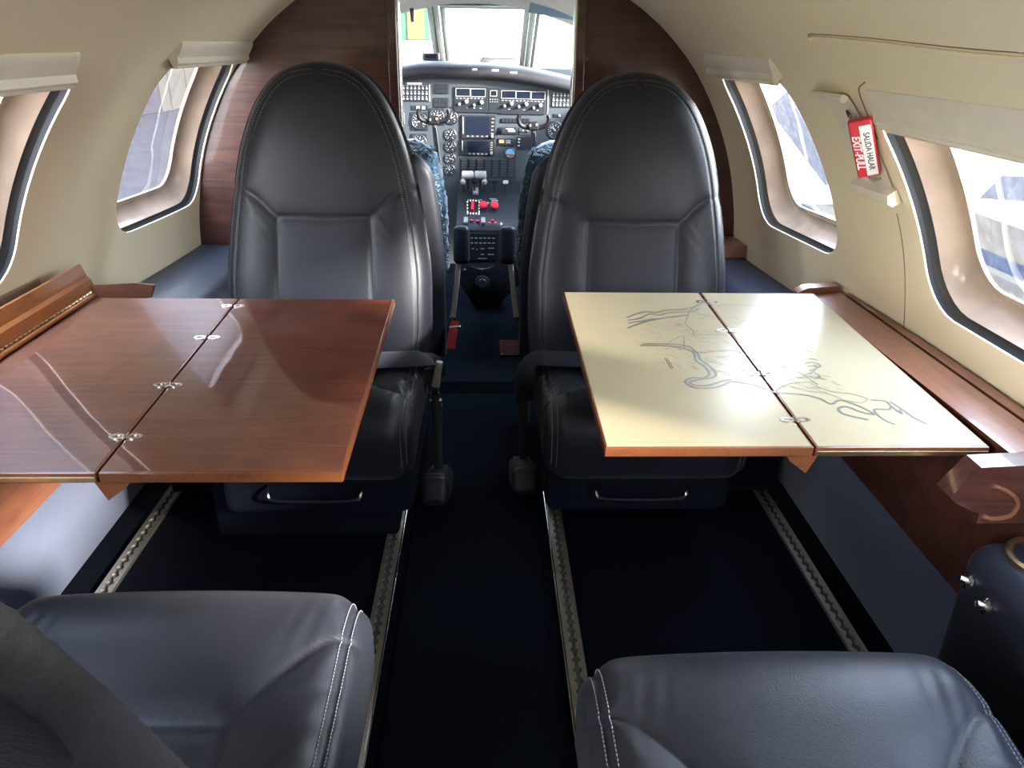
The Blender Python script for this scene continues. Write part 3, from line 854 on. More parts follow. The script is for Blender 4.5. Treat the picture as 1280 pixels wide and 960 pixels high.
# ------------------------------------------------------------------ wooden table ledges
def ledge_profile(mb, sec, y0, y1, mi=0):
    mb.prism([(x, y0, z) for x, z in sec], (0, y1 - y0, 0), mi)
def wall_x(y, z):
    """half width of the tube at height z"""
    th = 0
    for _ in range(6): th = math.degrees(math.asin((z - ZC) / rad(th, y)))
    return rad(th, y) * math.cos(R(th))
def loft(mb, fn, ys, mi=0):
    rows = [[Vector(p) for p in fn(y)] for y in ys]; n = len(rows[0])
    mb.grid(rows, mi, close_u=True)
    mb.add(rows[0], [tuple(range(n))], mi); mb.add(rows[-1], [tuple(range(n))], mi)
t = empty('table_ledge', (.80, .88, .53), 0, 'brown wood ledge with a black slot beside the ivory map table, under the right window', 'ledge')
mb = MB(); o = Vector((.80, .88, .53))
sx = lambda L: [(x - o.x, z - o.z) for x, z in L]
ledge_profile(mb, sx([(.748, .556), (.814, .563), (.814, .535), (.760, .53), (.750, .545)]), 0, .725)
loft(mb, lambda y: [(x - o.x, y - o.y, z - o.z) for x, z in [(.820, .564), (max(wall_x(y, .568) - .008, .822), .568), (max(wall_x(y, .535) - .008, .822), .535), (.820, .535)]], np.linspace(.88, 1.56, 12))
mb.build('ledge_top', M['ledge'], t, angle=25)
mb = MB(); ledge_profile(mb, sx([(.812, .548), (.822, .548), (.822, .536), (.812, .536)]), .004, .72)
mb.build('slot', M['rubber'], t)
mb = MB()                                             # moulded end block by the near edge of the table
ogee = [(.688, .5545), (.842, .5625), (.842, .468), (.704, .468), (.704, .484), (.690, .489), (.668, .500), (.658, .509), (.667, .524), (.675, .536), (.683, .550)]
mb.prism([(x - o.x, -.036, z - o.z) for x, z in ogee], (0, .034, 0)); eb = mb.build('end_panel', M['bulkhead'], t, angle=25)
mb = MB(); mb.tube([Vector((x, .8435, z)) - o for x, z in smooth_path([(.712, .527), (.728, .521), (.744, .510), (.752, .497), (.747, .481), (.725, .476), (.710, .480)], 6)], .0034, 8, flat=1)
mb.build('pull_groove', M['ledge'], eb)
mb = MB(); mb.prism([(x - o.x, .70, z - o.z) for x, z in [(.722, .560), (.742, .571), (.812, .576), (.812, .54), (.735, .545)]], (0, .030, 0))
mb.build('end_block', M['ledge'], t, angle=25)

t = empty('table_ledge', (-.80, .60, .53), 0, 'wooden ledge with its lid standing open beside the bare brown table', 'ledge')
o = Vector((-.80, .60, .53))
mb = MB()
ledge_profile(mb, [(x - o.x, z - o.z) for x, z in [(-.705, .556), (-.752, .5575), (-.752, .535), (-.722, .530), (-.708, .545)]], 0, .93)
loft(mb, lambda y: [(-x - o.x, y - o.y, z - o.z) for x, z in [(.792, .560), (wall_x(y, .56) - .003, .560), (wall_x(y, .535) - .003, .535), (.792, .535)]], np.linspace(.60, 1.53, 12))
mb.build('ledge_top', M['ledge'], t, angle=25)
mb = MB(); mb.box((.0, .46, -.0), (.055, .92, .012)); mb.build('slot', M['rubber'], t)
mb = MB()                                             # open lid: moulded board hinged along the slot
lid = [(-.752, .560), (-.7545, .568), (-.7560, .578), (-.7600, .592), (-.7665, .598), (-.7685, .606), (-.774, .622), (-.779, .6225), (-.7790, .610), (-.7725, .600), (-.768, .580), (-.763, .562)]
ledge_profile(mb, [(x - o.x, z - o.z) for x, z in lid], .0, .945); lo = mb.build('lid', M['lid'], t, angle=25)
mb = MB(); mb.tube([(-.7505 - o.x, .0, .0335), (-.7505 - o.x, .925, .0335)], .0045, 10)
mb.build('lid_bead', M['lid'], lo)
mb = MB()
for k in range(64): mb.tube([(-.7535 - o.x, .02 + k * .0142, .0400), (-.7535 - o.x, .029 + k * .0142, .0400)], .0022, 8)
mb.build('piano_hinge', M['brass'], t)
mb = MB(); mb.prism([(-.752 - o.x, .93, .005), (-.752 - o.x, .93, .053), (-.690 - o.x, .99, .040), (-.665 - o.x, 1.01, .030), (-.672 - o.x, 1.0, .005)], (0, .012, -.002))
mb.build('end_block', M['ledge'], t, angle=25)
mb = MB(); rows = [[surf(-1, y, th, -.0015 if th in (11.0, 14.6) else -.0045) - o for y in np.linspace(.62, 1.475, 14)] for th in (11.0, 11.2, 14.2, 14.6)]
mb.grid(rows); mb.build('wall_recess', M['taupe'], t)  # flat strip on the wall, its taupe colour stands for shade behind the lid
mb = MB(); mb.box((-.7315 - o.x, .445, .0295), (.020, .026, .006), bev=.002); mb.build('catch', M['brass'], t)

# plain cap boards closing the side walls aft of the ledges
for side, y0, y1, n in ((1, -1.69, .838, 8), (-1, -.15, .595, 9)):
    mb = MB(); loft(mb, lambda y: [(side * x, y, z) for x, z in [(.768, .5315), (wall_x(y, .5315) - .006, .5315), (wall_x(y, .5435) - .006, .5435), (.768, .5435)]], np.linspace(y0, y1, 10))
    structure(mb.build('trim_%d' % n, M['bulkhead'], angle=30), 'wooden cap board on the side wall aft of the ledge')

# ------------------------------------------------------------------ seat tracks let into the floor
def track(x, y0, y1, flange, label):
    L = y1 - y0; t = empty('seat_track', (x, y0, .0), 0, label, 'seat track', None)
    pitch = .0254; n = int(L / pitch)
    mb = MB()
    for s in (-1, 1):
        inner = []; ys = []
        for k in range(n * 10 + 1):
            y = k * pitch / 10; d = ((y + pitch / 2) % pitch) - pitch / 2
            w = .0036
            if abs(d) < .0088: w = max(w, math.sqrt(.0088 ** 2 - d * d))
            inner.append(s * w); ys.append(y)
        top = .0085
        mb.grid([[(s * .0165, y, .0) for y in ys], [(s * .0165, y, top) for y in ys], [(i, y, top) for i, y in zip(inner, ys)], [(i, y, .004) for i, y in zip(inner, ys)]])
    mb.build('track_crown', M['track'], t, angle=30)
    mb = MB(); mb.box((0, L / 2, .0022), (.031, L, .0036)); mb.build('channel', M['track_dark'], t)
    if flange:
        mb = MB(); mb.box((flange * .0195, L / 2, .0055), (.0045, L, .011), bev=.001); mb.build('flange', M['steel'], t)
    return t
track(.2135, .55, 1.66, -1, 'metal seat track with round holes along the right edge of the aisle')
track(-.1635, .55, 1.60, 1, 'metal seat track with round holes along the left edge of the aisle')
track(.752, .55, 1.90, 0, 'metal seat track near the blue fabric panel on the right wall')
track(-.734, .55, 1.85, 0, 'metal seat track near the sunlit blue fabric panel on the left wall')

# ------------------------------------------------------------------ window shades, each drawn up into a cream box
def shade(side, y0, y1, t0, t1, label, deep=.020, fold=True):
    cen = surf(side, (y0 + y1) / 2, t0, -.01)
    t = empty('window_shade', cen, 0, label, 'window shade', 'pull-down window shades')
    def S(y, th, off): return surf(side, y, th, off) - cen
    def section(y, k=1.0):
        return [S(y, t1, -.002), S(y, t1 - .35, -.006 * k), S(y, (t0 + t1) / 2 + .5, -.010 * k), S(y, t0 + .9, -deep * .62 * k), S(y, t0 + .35, -deep * k), S(y, t0 - .2, -deep * k + .001), S(y, t0 - .5, -deep * .8 * k), S(y, t0 - .1, .004), S(y, t0 + .5, .010), S(y, t1, .010)]
    mb = MB(); mb.grid([section(y) for y in np.linspace(y0, y1, 14)], close_u=True)
    for y in (y0, y1): mb.add(section(y), [tuple(range(10))])
    mb.build('shade_box', M['cream_shade'], t, angle=30)
    mb = MB(); mb.tube([S(y, t0 - .35, -deep * .86) for y in np.linspace(y0 + .006, y1 - .006, 12)], .0042, 8); mb.build('pull_rail', M['cream_shade'], t)
    if fold:
        mb = MB()
        mb.grid([[S(y, t0 - .4 - 1.2 * i / 6, -.004 - .010 * (i % 2)) for y in np.linspace(y0 + .012, y1 - .012, 10)] for i in range(4)])
        mb.build('pleated_fabric', M['cream_shade'], t, angle=20)
    return t
shade(1, 1.575, 2.05, 44.2, 46.9, 'cream shade box over the window behind the right forward seat')
shade(1, .79, 1.235, 39.8, 43.4, 'wide cream shade box over the window above the ivory map table', .016)
shade(-1, 1.735, 2.25, 45.0, 48.0, 'cream shade box over the window beside the dark wood bulkhead, left of the seats')
shade(-1, .89, 1.335, 43.4, 46.4, 'cream shade box over the window at the left edge of the picture', .024)
shade(1, .00, .70, 34.0, 46, 'cream shade box over the third window on the right wall')  # out of view, pulled low to keep the sun off the left table
shade(-1, .06, .575, 42, 46, 'cream shade box over the third window on the left wall')

# ------------------------------------------------------------------ emergency exit hatch round the second right window: joint lines
mb = MB()
def seam(line, w=.0013):
    L = smooth_path(line, 8)
    A = [surf(1, y, th, -.0006) for y, th in L]
    mb.tube(A, w, 6, flat=.5)
seam([(1.335, -2), (1.350, 8), (1.352, 12), (1.345, 17), (1.337, 22), (1.332, 26.5)])
seam([(1.300, 36.5), (1.285, 40.5), (1.262, 43.2), (1.22, 44.4)])
structure(mb.build('trim_5', M['seam']), 'dark joint line of the exit hatch in the cream wall')
mb = MB()
L = smooth_path([(1.290, 50.4), (1.275, 50.8), (1.10, 50.2), (.80, 48.8), (.40, 48.8), (.0, 48.8)], 8)
mb.tube([surf(1, y, th, .000) for y, th in L], .0010, 6)
mb.tube([surf(1, y, th - .35, -.003) for y, th in L], .0024, 8, mi=1)
structure(mb.build('trim_6', [M['seam'], M['cream']]), 'overlapping panel edge in the cream ceiling')

# handle pocket and red exit handle
cen = surf(1, 1.37, 34, 0)
t = empty('exit_handle', cen, 0, 'red and white emergency exit handle in its cream pocket between the right windows', 'handle')
def S(y, th, off=0.): return surf(1, y, th, off) - cen
mb = MB()
rows = [[S(y, th, -.0035) for y in np.linspace(1.312 if th > 30 else 1.322, 1.428, 8)] for th in np.linspace(28.6, 42.4, 16)]
mb.grid(rows); mb.build('pocket_cover', M['cream_shade'], t)
mb = MB()
mb.tube([S(y, 42.5, -.013) for y in np.linspace(1.305, 1.435, 8)], .0065, 10)
mb.build('upper_rail', M['cream_shade'], t)
mb = MB()
for y in (1.300, 1.432): pass
sec = lambda y: [S(y, 30.1, -.002), S(y, 29.9, -.020), S(y, 29.0, -.024), S(y, 28.4, -.018), S(y, 28.4, -.002)]
mb.grid([sec(y) for y in np.linspace(1.300, 1.440, 6)], close_u=True)
for y in (1.300, 1.440): mb.add(sec(y), [tuple(range(5))])
mb.build('lower_rail', M['cream_shade'], t, angle=25)
# grip bar, standing clear of the wall, its broad face turned aft
top = Vector((.642, 1.275, .944)) - cen; bot = Vector((.706, 1.334, .848)) - cen
ax = (bot - top).normalized(); nrm = Vector((-.50, -.85, .05)); nrm = (nrm - ax * nrm.dot(ax)).normalized()
wid = ax.cross(nrm).normalized()
if wid.x < 0: wid = -wid
Lh = (bot - top).length
fr = Matrix((wid, -ax, nrm)).transposed()             # columns: width, up, out
if fr.determinant() < 0: fr = Matrix((wid, -ax, -nrm)).transposed()
mid = (top + bot) / 2
mb = MB(); mb.box(mid, (.036, Lh, .011), rot=fr, bev=.004, seg=3); g = mb.build('grip', M['red'], t, label='red grip bar with white lettering')
mb = MB(); mb.box(mid + fr @ Vector((.0065, -.002, .0056)), (.0175, Lh * .88, .0012), rot=fr, bev=.0004); mb.build('label_plate', M['white'], g, label='white plate with dark lettering')
mb = MB()
rn = (surf(1, 1.36, 35, -1) - surf(1, 1.36, 35, 0)).normalized()
mb.tube([S(1.340, 39.6, -.001), S(1.325, 39.2, -.014), top + ax * .004], .007, 10, flat=.5); mb.lathe([(0, .004), (.011, .004), (.011, 0)], S(1.340, 39.7, -.004), rn, 16)
mb.build('bracket', M['steel'], t)
mb = MB(); mb.tube([S(1.345, 31.0, -.002), S(1.350, 31.0, -.012), bot - ax * .004], .0065, 10, flat=.5)
mb.build('bracket', M['steel'], t)
def text_on(body, size, pos, mat, parent, name='lettering', shear=0, bold=0.0, frame=fr, rz=-90, sy=1.0):
    cu = bpy.data.curves.new(name, 'FONT'); cu.body = body; cu.size = size; cu.align_x = 'CENTER'; cu.align_y = 'CENTER'; cu.extrude = .0003; cu.shear = shear; cu.offset = bold
    tmp = bpy.data.objects.new(name, cu); COL.objects.link(tmp)
    bpy.context.view_layer.update()
    me = bpy.data.meshes.new_from_object(tmp.evaluated_get(bpy.context.evaluated_depsgraph_get()))
    bpy.data.objects.remove(tmp); me.materials.clear(); me.materials.append(mat)
    m4 = Matrix.Translation(pos) @ frame.to_4x4() @ Matrix.Rotation(R(rz), 4, 'Z') @ Matrix.Scale(sy, 4, Vector((0, 1, 0)))
    me.transform(m4); me.name = name
    o = bpy.data.objects.new(name, me); link(o, parent); return o
text_on('SALIDA HALAR', .0128, mid + fr @ Vector((.0065, -.003, .0062)), M['ink'], g, bold=.0002)
text_on('EXIT-PULL', .0170, mid + fr @ Vector((-.0098, -.003, .0055)), M['white'], g, shear=.25, bold=.0003)

# ------------------------------------------------------------------ padded cup-holder console on the right wall
t = empty('armrest_console', (.775, .56, .30), 0, 'dark padded side console with a cup holder and two metal jacks', 'console')
mb = MB(); mb.box((-.010, -.020, .010), (.130, .64, .270), bev=.042, seg=6); cb = mb.build('padded_body', M['vinyl'], t)
mb = MB()
mb.lathe([(.050, .140), (.050, .1565), (.046, .159), (.041, .1565), (.039, .150), (.038, .120), (.036, .095), (0, .095)], (.0, .232, -.008), (0, 0, 1), 40)
mb.build('cup_holder', M['brass'], t)
for y, z in ((.258, .092), (.215, .085)):
    mb = MB(); p = Vector((-.0735, y, z)); ax = Vector((-1, .25, .25))
    mb.lathe([(0, .002), (.0115, .002), (.0115, .005), (.007, .0065), (.006, .007), (.0055, .014), (.0045, .016), (0, .016)], p, ax, 24)
    mb.build('jack', M['steel'], t)

# ------------------------------------------------------------------ padded side boxes between the forward seats and the walls
def side_box(side, label, xin, cap=None):
    o = Vector((side * .70, 1.93, .02)); t = empty('side_console', o, 0, label, 'side box')
    def sec(y):
        top = .490; P = []
        for a in np.linspace(0, 90, 7): P.append((xin + .045 - .045 * math.sin(R(90 - a)), top - .045 + .045 * math.sin(R(a))))
        zs = [top, .42, .34, .26, .20]
        P += [(wall_x(y, z) - .004, z) for z in zs] + [(xin, .20)]
        return [(side * x - o.x, y - o.y, z - o.z) for x, z in P]
    mb = MB(); loft(mb, sec, np.linspace(1.64, 2.245, 14)); mb.build('padded_body', M['vinyl'], t)
    mb = MB(); mb.box((side * (xin + .075) - o.x, 0, .088), (.13, .58, .176), bev=.008); mb.build('plinth', M['skirt'], t)
    if cap:
        mb = MB(); loft(mb, lambda y: [(side * x - o.x, y - o.y, z - o.z) for x, z in [(.625, .493), (.625, .528), (wall_x(y, .528) - .004, .528), (wall_x(y, .493) - .004, .493)]], np.linspace(2.13, 2.25, 4)); mb.build('wood_cap', M['ledge'], t)
side_box(-1, 'dark padded side box between the left forward seat and the wall', .585)
side_box(1, 'dark side box with a wooden cap between the right forward seat and the wall', .640, True)

# small things on the cabin floor
t = empty('floor_placard', (.138, 2.565, .0), 0, 'small red brown plate on the dark aisle floor by the doorway', 'placard')
mb = MB(); mb.box((0, 0, .0435), (.082, .150, .005), bev=.0015); p = mb.build('plate', M['placard'], t)
for sx_ in (-.034, .034):
    for sy_ in (-.066, .066):
        mb = MB(); mb.lathe([(0, .003), (.0028, .002), (.0035, 0)], (sx_, sy_, .0458), (0, 0, 1), 10); mb.build('rivet', M['steel'], t)

# ------------------------------------------------------------------ cockpit: instrument panel
YP = 3.40
def PX(u, v): return .046 + .0033 * (u - 607) - .00014 * (v - 150)
def PZ(v): return .738 - .00313 * (v - 150)
K = .0032
ip = empty('instrument_panel', (.046, YP, .72), 0, 'grey blue cockpit instrument panel full of dials, radios and dark screens', 'instrument panel')
IO = Vector((.046, YP, .72))
def L3(x, y, z): return Vector((x, y, z)) - IO
def pbox(mb, u0, v0, u1, v1, d0, d1, bev=.0015, mi=0):
    """box on the panel face from depth d0 (in front) to d1"""
    x0, x1 = PX(u0, (v0 + v1) / 2), PX(u1, (v0 + v1) / 2); z0, z1 = PZ(v1), PZ(v0)
    mb.box(L3((x0 + x1) / 2, YP - (d0 + d1) / 2, (z0 + z1) / 2), (x1 - x0, abs(d0 - d1), z1 - z0), bev=bev, mi=mi)
mb = MB()
top = lambda x: .906 - (max(0, x - .05) ** 1.5) * .22 - (max(0, -.25 - x)) * .15
xs = list(np.linspace(-.62, .66, 40))
poly = [(x, top(x)) for x in xs] + [(.66, .50), (.25, .50), (.22, .30), (-.11, .30), (-.14, .50), (-.62, .50)]
mb.prism([L3(x, YP, z) for x, z in poly], (0, .03, 0))
mb.build('panel_face', M['panel'], ip, angle=20)
def gauge(u, v, r, needles, marks=12, square=False, extra=None, span=(-140, 140)):
    x, z = PX(u, v), PZ(v); r *= K; c = L3(x, YP, z)
    mb = MB(); ax = (0, -1, 0)
    if square: mb.box(c + Vector((0, -.002, 0)), (r * 2.25, .008, r * 2.3), bev=.003)
    mb.lathe([(r * 1.08, -.001), (r * 1.08, .005), (r * .96, .0065), (r * .90, .005), (r * .88, .0025), (0, .0025)], c + Vector((0, -.004 if square else 0, 0)), ax, 32)
    g = mb.build('gauge', M['panel_dark'], ip)
    y = -.0075 if square else -.0035
    mk = MB()
    for k in range(marks):
        a = R(90 - (span[0] + (span[1] - span[0]) * k / (marks - 1)))
        p = c + Vector((math.cos(a) * r * .72, y, math.sin(a) * r * .72)); q = c + Vector((math.cos(a) * r * .86, y, math.sin(a) * r * .86))
        mk.tube([p, q], r * .034, 4)
        if k % 2 == 0:
            mk.box(c + Vector((math.cos(a) * r * .56, y, math.sin(a) * r * .56)), (r * .13, .0006, r * .16))
    mk.build('dial_markings', M['dial_white'], g, smooth=False)
    nd = MB()
    for a, l in needles:
        a = R(a); nd.tube([c + Vector((-math.cos(a) * r * .12, y - .001, -math.sin(a) * r * .12)), c + Vector((math.cos(a) * r * l, y - .001, math.sin(a) * r * l))], [r * .07, r * .025], 5)
    nd.lathe([(r * .10, .0), (r * .10, .0016), (0, .0016)], c + Vector((0, y, 0)), ax, 12)
    nd.build('needle', M['dial_white'], g, smooth=False)
    if extra:
        e = MB(); e.lathe([(0, .0014), (r * .24, .0014), (r * .24, 0)], c + Vector((extra[0] * r, y, extra[1] * r)), ax, 16); e.build('dial_flag', extra[2], g)
    return g
gauge(523, 151, 10, [(70, .7), (200, .55)], 14, True, (0.0, .50, M['dial_orange']))
gauge(545, 145, 9, [(30, .7), (150, .5)], 12, True, (.1, .1, M['dial_orange']))
gauge(563, 146, 8.3, [(95, .75), (10, .5)], 12)
gauge(562.5, 168, 7.6, [(60, .7)], 11); gauge(563, 183.5, 7.4, [(40, .7)], 11); gauge(563, 199, 7.2, [(-10, .7)], 10); gauge(562.5, 214, 7.2, [(120, .7), (60, .6)], 9)
gauge(696, 160, 10.5, [(140, .8), (120, .6)], 16); gauge(672, 196, 7.5, [(80, .7)], 10); gauge(523, 178, 9.5, [(20, .7)], 12, True)
g = gauge(640.5, 191, 7.2, [(0, .9), (180, .9)], 8, False, None)
x, z = PX(640.5, 191), PZ(191); c = L3(x, YP, z); r = 6 * K
for nm, mt, s in (('sky_card', 'dial_blue', 1), ('ground_card', 'dial_brown', -1)):
    e = MB(); pts = [c + Vector((r * math.cos(a), -.0028, s * r * math.sin(a))) for a in np.linspace(0, PI, 14)]
    e.prism(pts, (0, -.0004, 0)); e.build(nm, M[mt], g, smooth=False)
def lights(u0, v0, u1, v1, nx, nz, plate=True):
    mb = MB(); pbox(mb, u0, v0, u1, v1, 0, .005); p = mb.build('annunciator_panel', M['panel_dark'], ip)
    b = MB()
    for i in range(nx):
        for j in range(nz):
            u = u0 + (u1 - u0) * (i + .5) / nx; v = v0 + (v1 - v0) * (j + .5) / nz
            b.lathe([(.0042, 0), (.0042, .0028), (.003, .0038), (0, .0038)], L3(PX(u, v), YP - .0045, PZ(v)), (0, -1, 0), 10)
            b.box(L3(PX(u, v), YP - .0052, PZ(v) + .0085), (.006, .0006, .002))
    b.build('push_buttons', M['lamp_white'], p, kind='stuff')
lights(500.5, 106.5, 534, 126, 7, 3); lights(689, 113, 712, 131, 5, 3)
mb = MB(); pbox(mb, 507, 102.6, 525.5, 105.6, 0, .003); mb.build('legend_plate', M['lamp_white'], ip)
def keys(u0, v0, u1, v1, nx, nz, mat, name='key_block', gap=.22, cap=.0035):
    mb = MB(); pbox(mb, u0, v0, u1, v1, 0, .004); p = mb.build(name, M['panel_dark'], ip); b = MB()
    du = (u1 - u0) / nx; dv = (v1 - v0) / nz
    for i in range(nx):
        for j in range(nz):
            pbox(b, u0 + du * (i + gap / 2), v0 + dv * (j + gap / 2), u0 + du * (i + 1 - gap / 2), v0 + dv * (j + 1 - gap / 2), .004, .004 + cap, .0006)
    b.build('keys', mat, p, kind='stuff'); return p
keys(541.5, 104, 559, 116, 4, 2, M['panel_dark'], 'warning_block', .12); keys(541.5, 121, 559, 133, 4, 2, M['panel_dark'], 'warning_block', .12)
keys(627, 145.5, 663, 151.5, 8, 1, M['panel_dark'], 'switch_strip', .15)
mb = MB(); pbox(mb, 513, 131, 534, 137, 0, .005); p = mb.build('switch_strip', M['panel_dark'], ip)
b = MB(); pbox(b, 519, 132, 523, 136, .005, .009); pbox(b, 526, 132, 530, 136, .005, .009); b.build('rocker', M['lamp_white'], p)
mb = MB(); pbox(mb, 693, 139, 703.5, 143.5, 0, .005); p = mb.build('switch_strip', M['panel_dark'], ip)
b = MB(); pbox(b, 699, 139.6, 702, 142.8, .005, .009); b.build('rocker', M['ivory_grey'], p)
# radio stack
def knob_at(parent, u, v, r, mat):
    k = MB(); k.lathe([(r, 0), (r, .010), (r * .85, .0125), (r * .55, .0125), (r * .5, .019), (0, .0195)], L3(PX(u, v), YP - .007, PZ(v)), (0, -1, 0), 18)
    k.build('knob', mat, parent)
def radio(u0, v0, u1, v1, disp, knobs, marks):
    mb = MB(); pbox(mb, u0, v0, u1, v1, 0, .008); p = mb.build('radio_unit', M['panel_dark'], ip)
    f = MB(); s = MB()
    for a in disp:
        pbox(s, *a, .008, .0095, .0003)
        a0, b0, a1, b1 = a
        for q in ((a0 - .7, b0 - .7, a1 + .7, b0), (a0 - .7, b1, a1 + .7, b1 + .7), (a0 - .7, b0, a0, b1), (a1, b0, a1 + .7, b1)): pbox(f, *q, .008, .0105, 0)
    s.build('display', M['screen'], p); f.build('display_bezel', M['ivory_grey'], p)
    for k in knobs: knob_at(p, k[0], k[1], k[2], M['ivory_grey'])
    m = MB()
    for q in marks: pbox(m, q[0] - q[2] / 2, q[1] - .35, q[0] + q[2] / 2, q[1] + .35, .008, .0086, 0)
    m.build('legend_marks', M['dial_white'], p, smooth=False)
radio(566.7, 106.8, 609, 139, [(568.5, 109.3, 585.6, 118.2), (587.2, 109.6, 604.6, 118.5)], [(573, 128.5, .006), (581.7, 125, .0085), (591.5, 129.5, .006), (600.7, 125.6, .0085)],
      [(570 + 4.5 * i, 121 + .2 * (i % 2), 2.4) for i in range(8)] + [(592, 133.2, 2), (600, 133.4, 2.4), (583, 133, 2)])
radio(609.6, 107.5, 623.5, 139.5, [(611.5, 111.5, 619, 117.5)], [], [(611.5 + 3 * (i % 4), 122 + 3 * (i // 4), 1.3) for i in range(8)])
radio(624, 108, 681, 140.5, [(625.5, 111.4, 642.8, 120), (644.2, 111.8, 661.5, 120.4), (663, 112.2, 679.6, 120.8)], [(629.8, 130, .006), (638.5, 126.7, .0085), (648, 130.6, .006), (657, 127.2, .0085), (666.7, 131.7, .006), (675, 128.3, .0085)],
      [(627 + 4.6 * i, 123 + .25 * i * .3, 2.4) for i in range(12)] + [(636, 134, 2), (655, 134.5, 2.2), (672, 135, 2)])
# the two navigation units with colour screens
def nav(u0, v0, u1, v1, scr, side):
    mb = MB(); pbox(mb, u0, v0, u1, v1, 0, .010, .002); p = mb.build('navigation_unit', M['panel_dark'], ip)
    s = MB(); pbox(s, *scr, .010, .0112, .0004); s.build('screen', M['screen'], p)
    b = MB()
    n = 5
    for i in range(n):
        u = scr[0] + (scr[2] - scr[0]) * (i + .5) / n; pbox(b, u - 1.3, scr[3] + 1.1, u + 1.3, scr[3] + 2.5, .010, .0125, .0004)
        v = v0 + 3.5 + (v1 - v0 - 6) * i / n; pbox(b, scr[2] + 2, v, scr[2] + 5, v + 1.2, .010, .0125, .0004)
    pbox(b, u0 + 1.2, v0 + 2, u0 + 2.4, v1 - 6, .010, .0112, .0002)
    b.build('keys', M['ivory_grey'], p)
    for v in (v1 - 3.6,): knob_at(p, u1 - 4, v, .0062, M['ivory_grey'])
nav(576.6, 142.2, 620, 172.2, (582, 144.2, 612.4, 167.2), 1)
nav(576.6, 173.2, 620, 194, (585.5, 175.6, 612.4, 190.2), 1)
# clock, small units right of the screens
mb = MB(); pbox(mb, 624.5, 157, 648.5, 166.5, 0, .008, .004); p = mb.build('clock_unit', M['panel_dark'], ip)
b = MB(); pbox(b, 636, 160.5, 645, 162.8, .008, .009, .0003); pbox(b, 633, 158.4, 643, 159.2, .008, .0088, 0); b.build('legend_marks', M['dial_white'], p)
knob_at(p, 629, 161.8, .0095, M['panel_dark'])
mb = MB(); pbox(mb, 624, 171.5, 647, 181, 0, .006); p = mb.build('display_unit', M['panel_dark'], ip)
b = MB(); pbox(b, 625.5, 173.5, 631.5, 177.6, .006, .007, .0003); b.build('display', M['amber'], p)
b = MB()
for v in (173.8, 175.4, 177): pbox(b, 634, v, 640, v + .7, .006, .0066, 0)
b.build('legend_marks', M['ivory_grey'], p)
mb = MB(); pbox(mb, 650, 157, 664, 167, 0, .004); p = mb.build('switch_strip', M['panel'], ip)
b = MB()
for u in (655, 661): b.tube([L3(PX(u, 162), YP - .004, PZ(163)), L3(PX(u, 162), YP - .018, PZ(160.5))], [.003, .0024], 8)
b.build('toggle', M['ivory_grey'], p)
mb = MB(); pbox(mb, 648.5, 169, 668, 186, 0, .004); p = mb.build('switch_strip', M['panel_dark'], ip)
b = MB()
for v in (171.5, 175.5, 180): pbox(b, 649.6, v, 652.2, v + 1.4, .004, .0075, .0003)
b.build('rocker', M['dial_white'], p)
keys(576.6, 199, 648, 223, 7, 7, M['panel'], 'circuit_switch_block', .30, .004)
# bright strip of lens lights and mounting rails
mb = MB(); pbox(mb, 534.3, 105, 536, 126, 0, .004); pbox(mb, 683.5, 109, 685, 140, 0, .004); pbox(mb, 500, 140, 504, 155, 0, .010, .003); mb.build('trim_strip', M['ivory_grey'], ip)

# ------------------------------------------------------------------ glareshield
gl = empty('glareshield', (.05, 3.36, .93), 0, 'black padded glareshield arching over the instrument panel', 'glareshield'); GO = Vector((.05, 3.36, .93))
def zl(x): return .908 - (max(0, x - .04) ** 1.5) * .235 - (max(0, -.22 - x)) * .16
sec = [(3.398, .001), (3.372, -.003), (3.350, .006), (3.343, .022), (3.350, .040), (3.380, .054), (3.46, .060), (3.62, .052), (3.85, .036)]
mb = MB(); mb.grid([[Vector((x, y + .0, zl(x) + dz)) - GO for y, dz in smooth_path(sec, 4)] for x in np.linspace(-.60, .64, 60)])
mb.build('padded_hood', M['glare'], gl, angle=70)
for u in (591, 616, 638.5):
    x = PX(u, 93); mb = MB(); mb.box(Vector((x, 3.3475, zl(x) + .032)) - GO, (.030 if u > 600 else .022, .008, .009), rot=(R(-14), 0, 0), bev=.0035, seg=3); mb.build('lens', M['lamp_white'], gl)
t = empty('compass_box', (-.185, 3.52, .966), 0, 'small dark instrument box on the glareshield by the left windscreen post', 'instrument')
mb = MB(); mb.box((0, 0, .016), (.070, .05, .030), bev=.006); p = mb.build('housing', M['dark_metal'], t)
mb = MB(); mb.box((0, -.0255, .018), (.050, .003, .016), bev=.001); mb.build('face', M['screen'], p)
t = empty('document_holder', (.095, 3.50, .966), 0, 'flat grey holder lying on the middle of the glareshield', 'holder')
mb = MB(); mb.box((0, 0, .0075), (.150, .10, .012), bev=.003); p = mb.build('tray', M['ivory_grey'], t)
mb = MB(); mb.box((0, -.04, .0155), (.135, .012, .006), bev=.001)
for s in (-.072, .072): mb.box((s, -.03, .018), (.006, .03, .010), bev=.001)
mb.build('clip', M['dark_metal'], p)

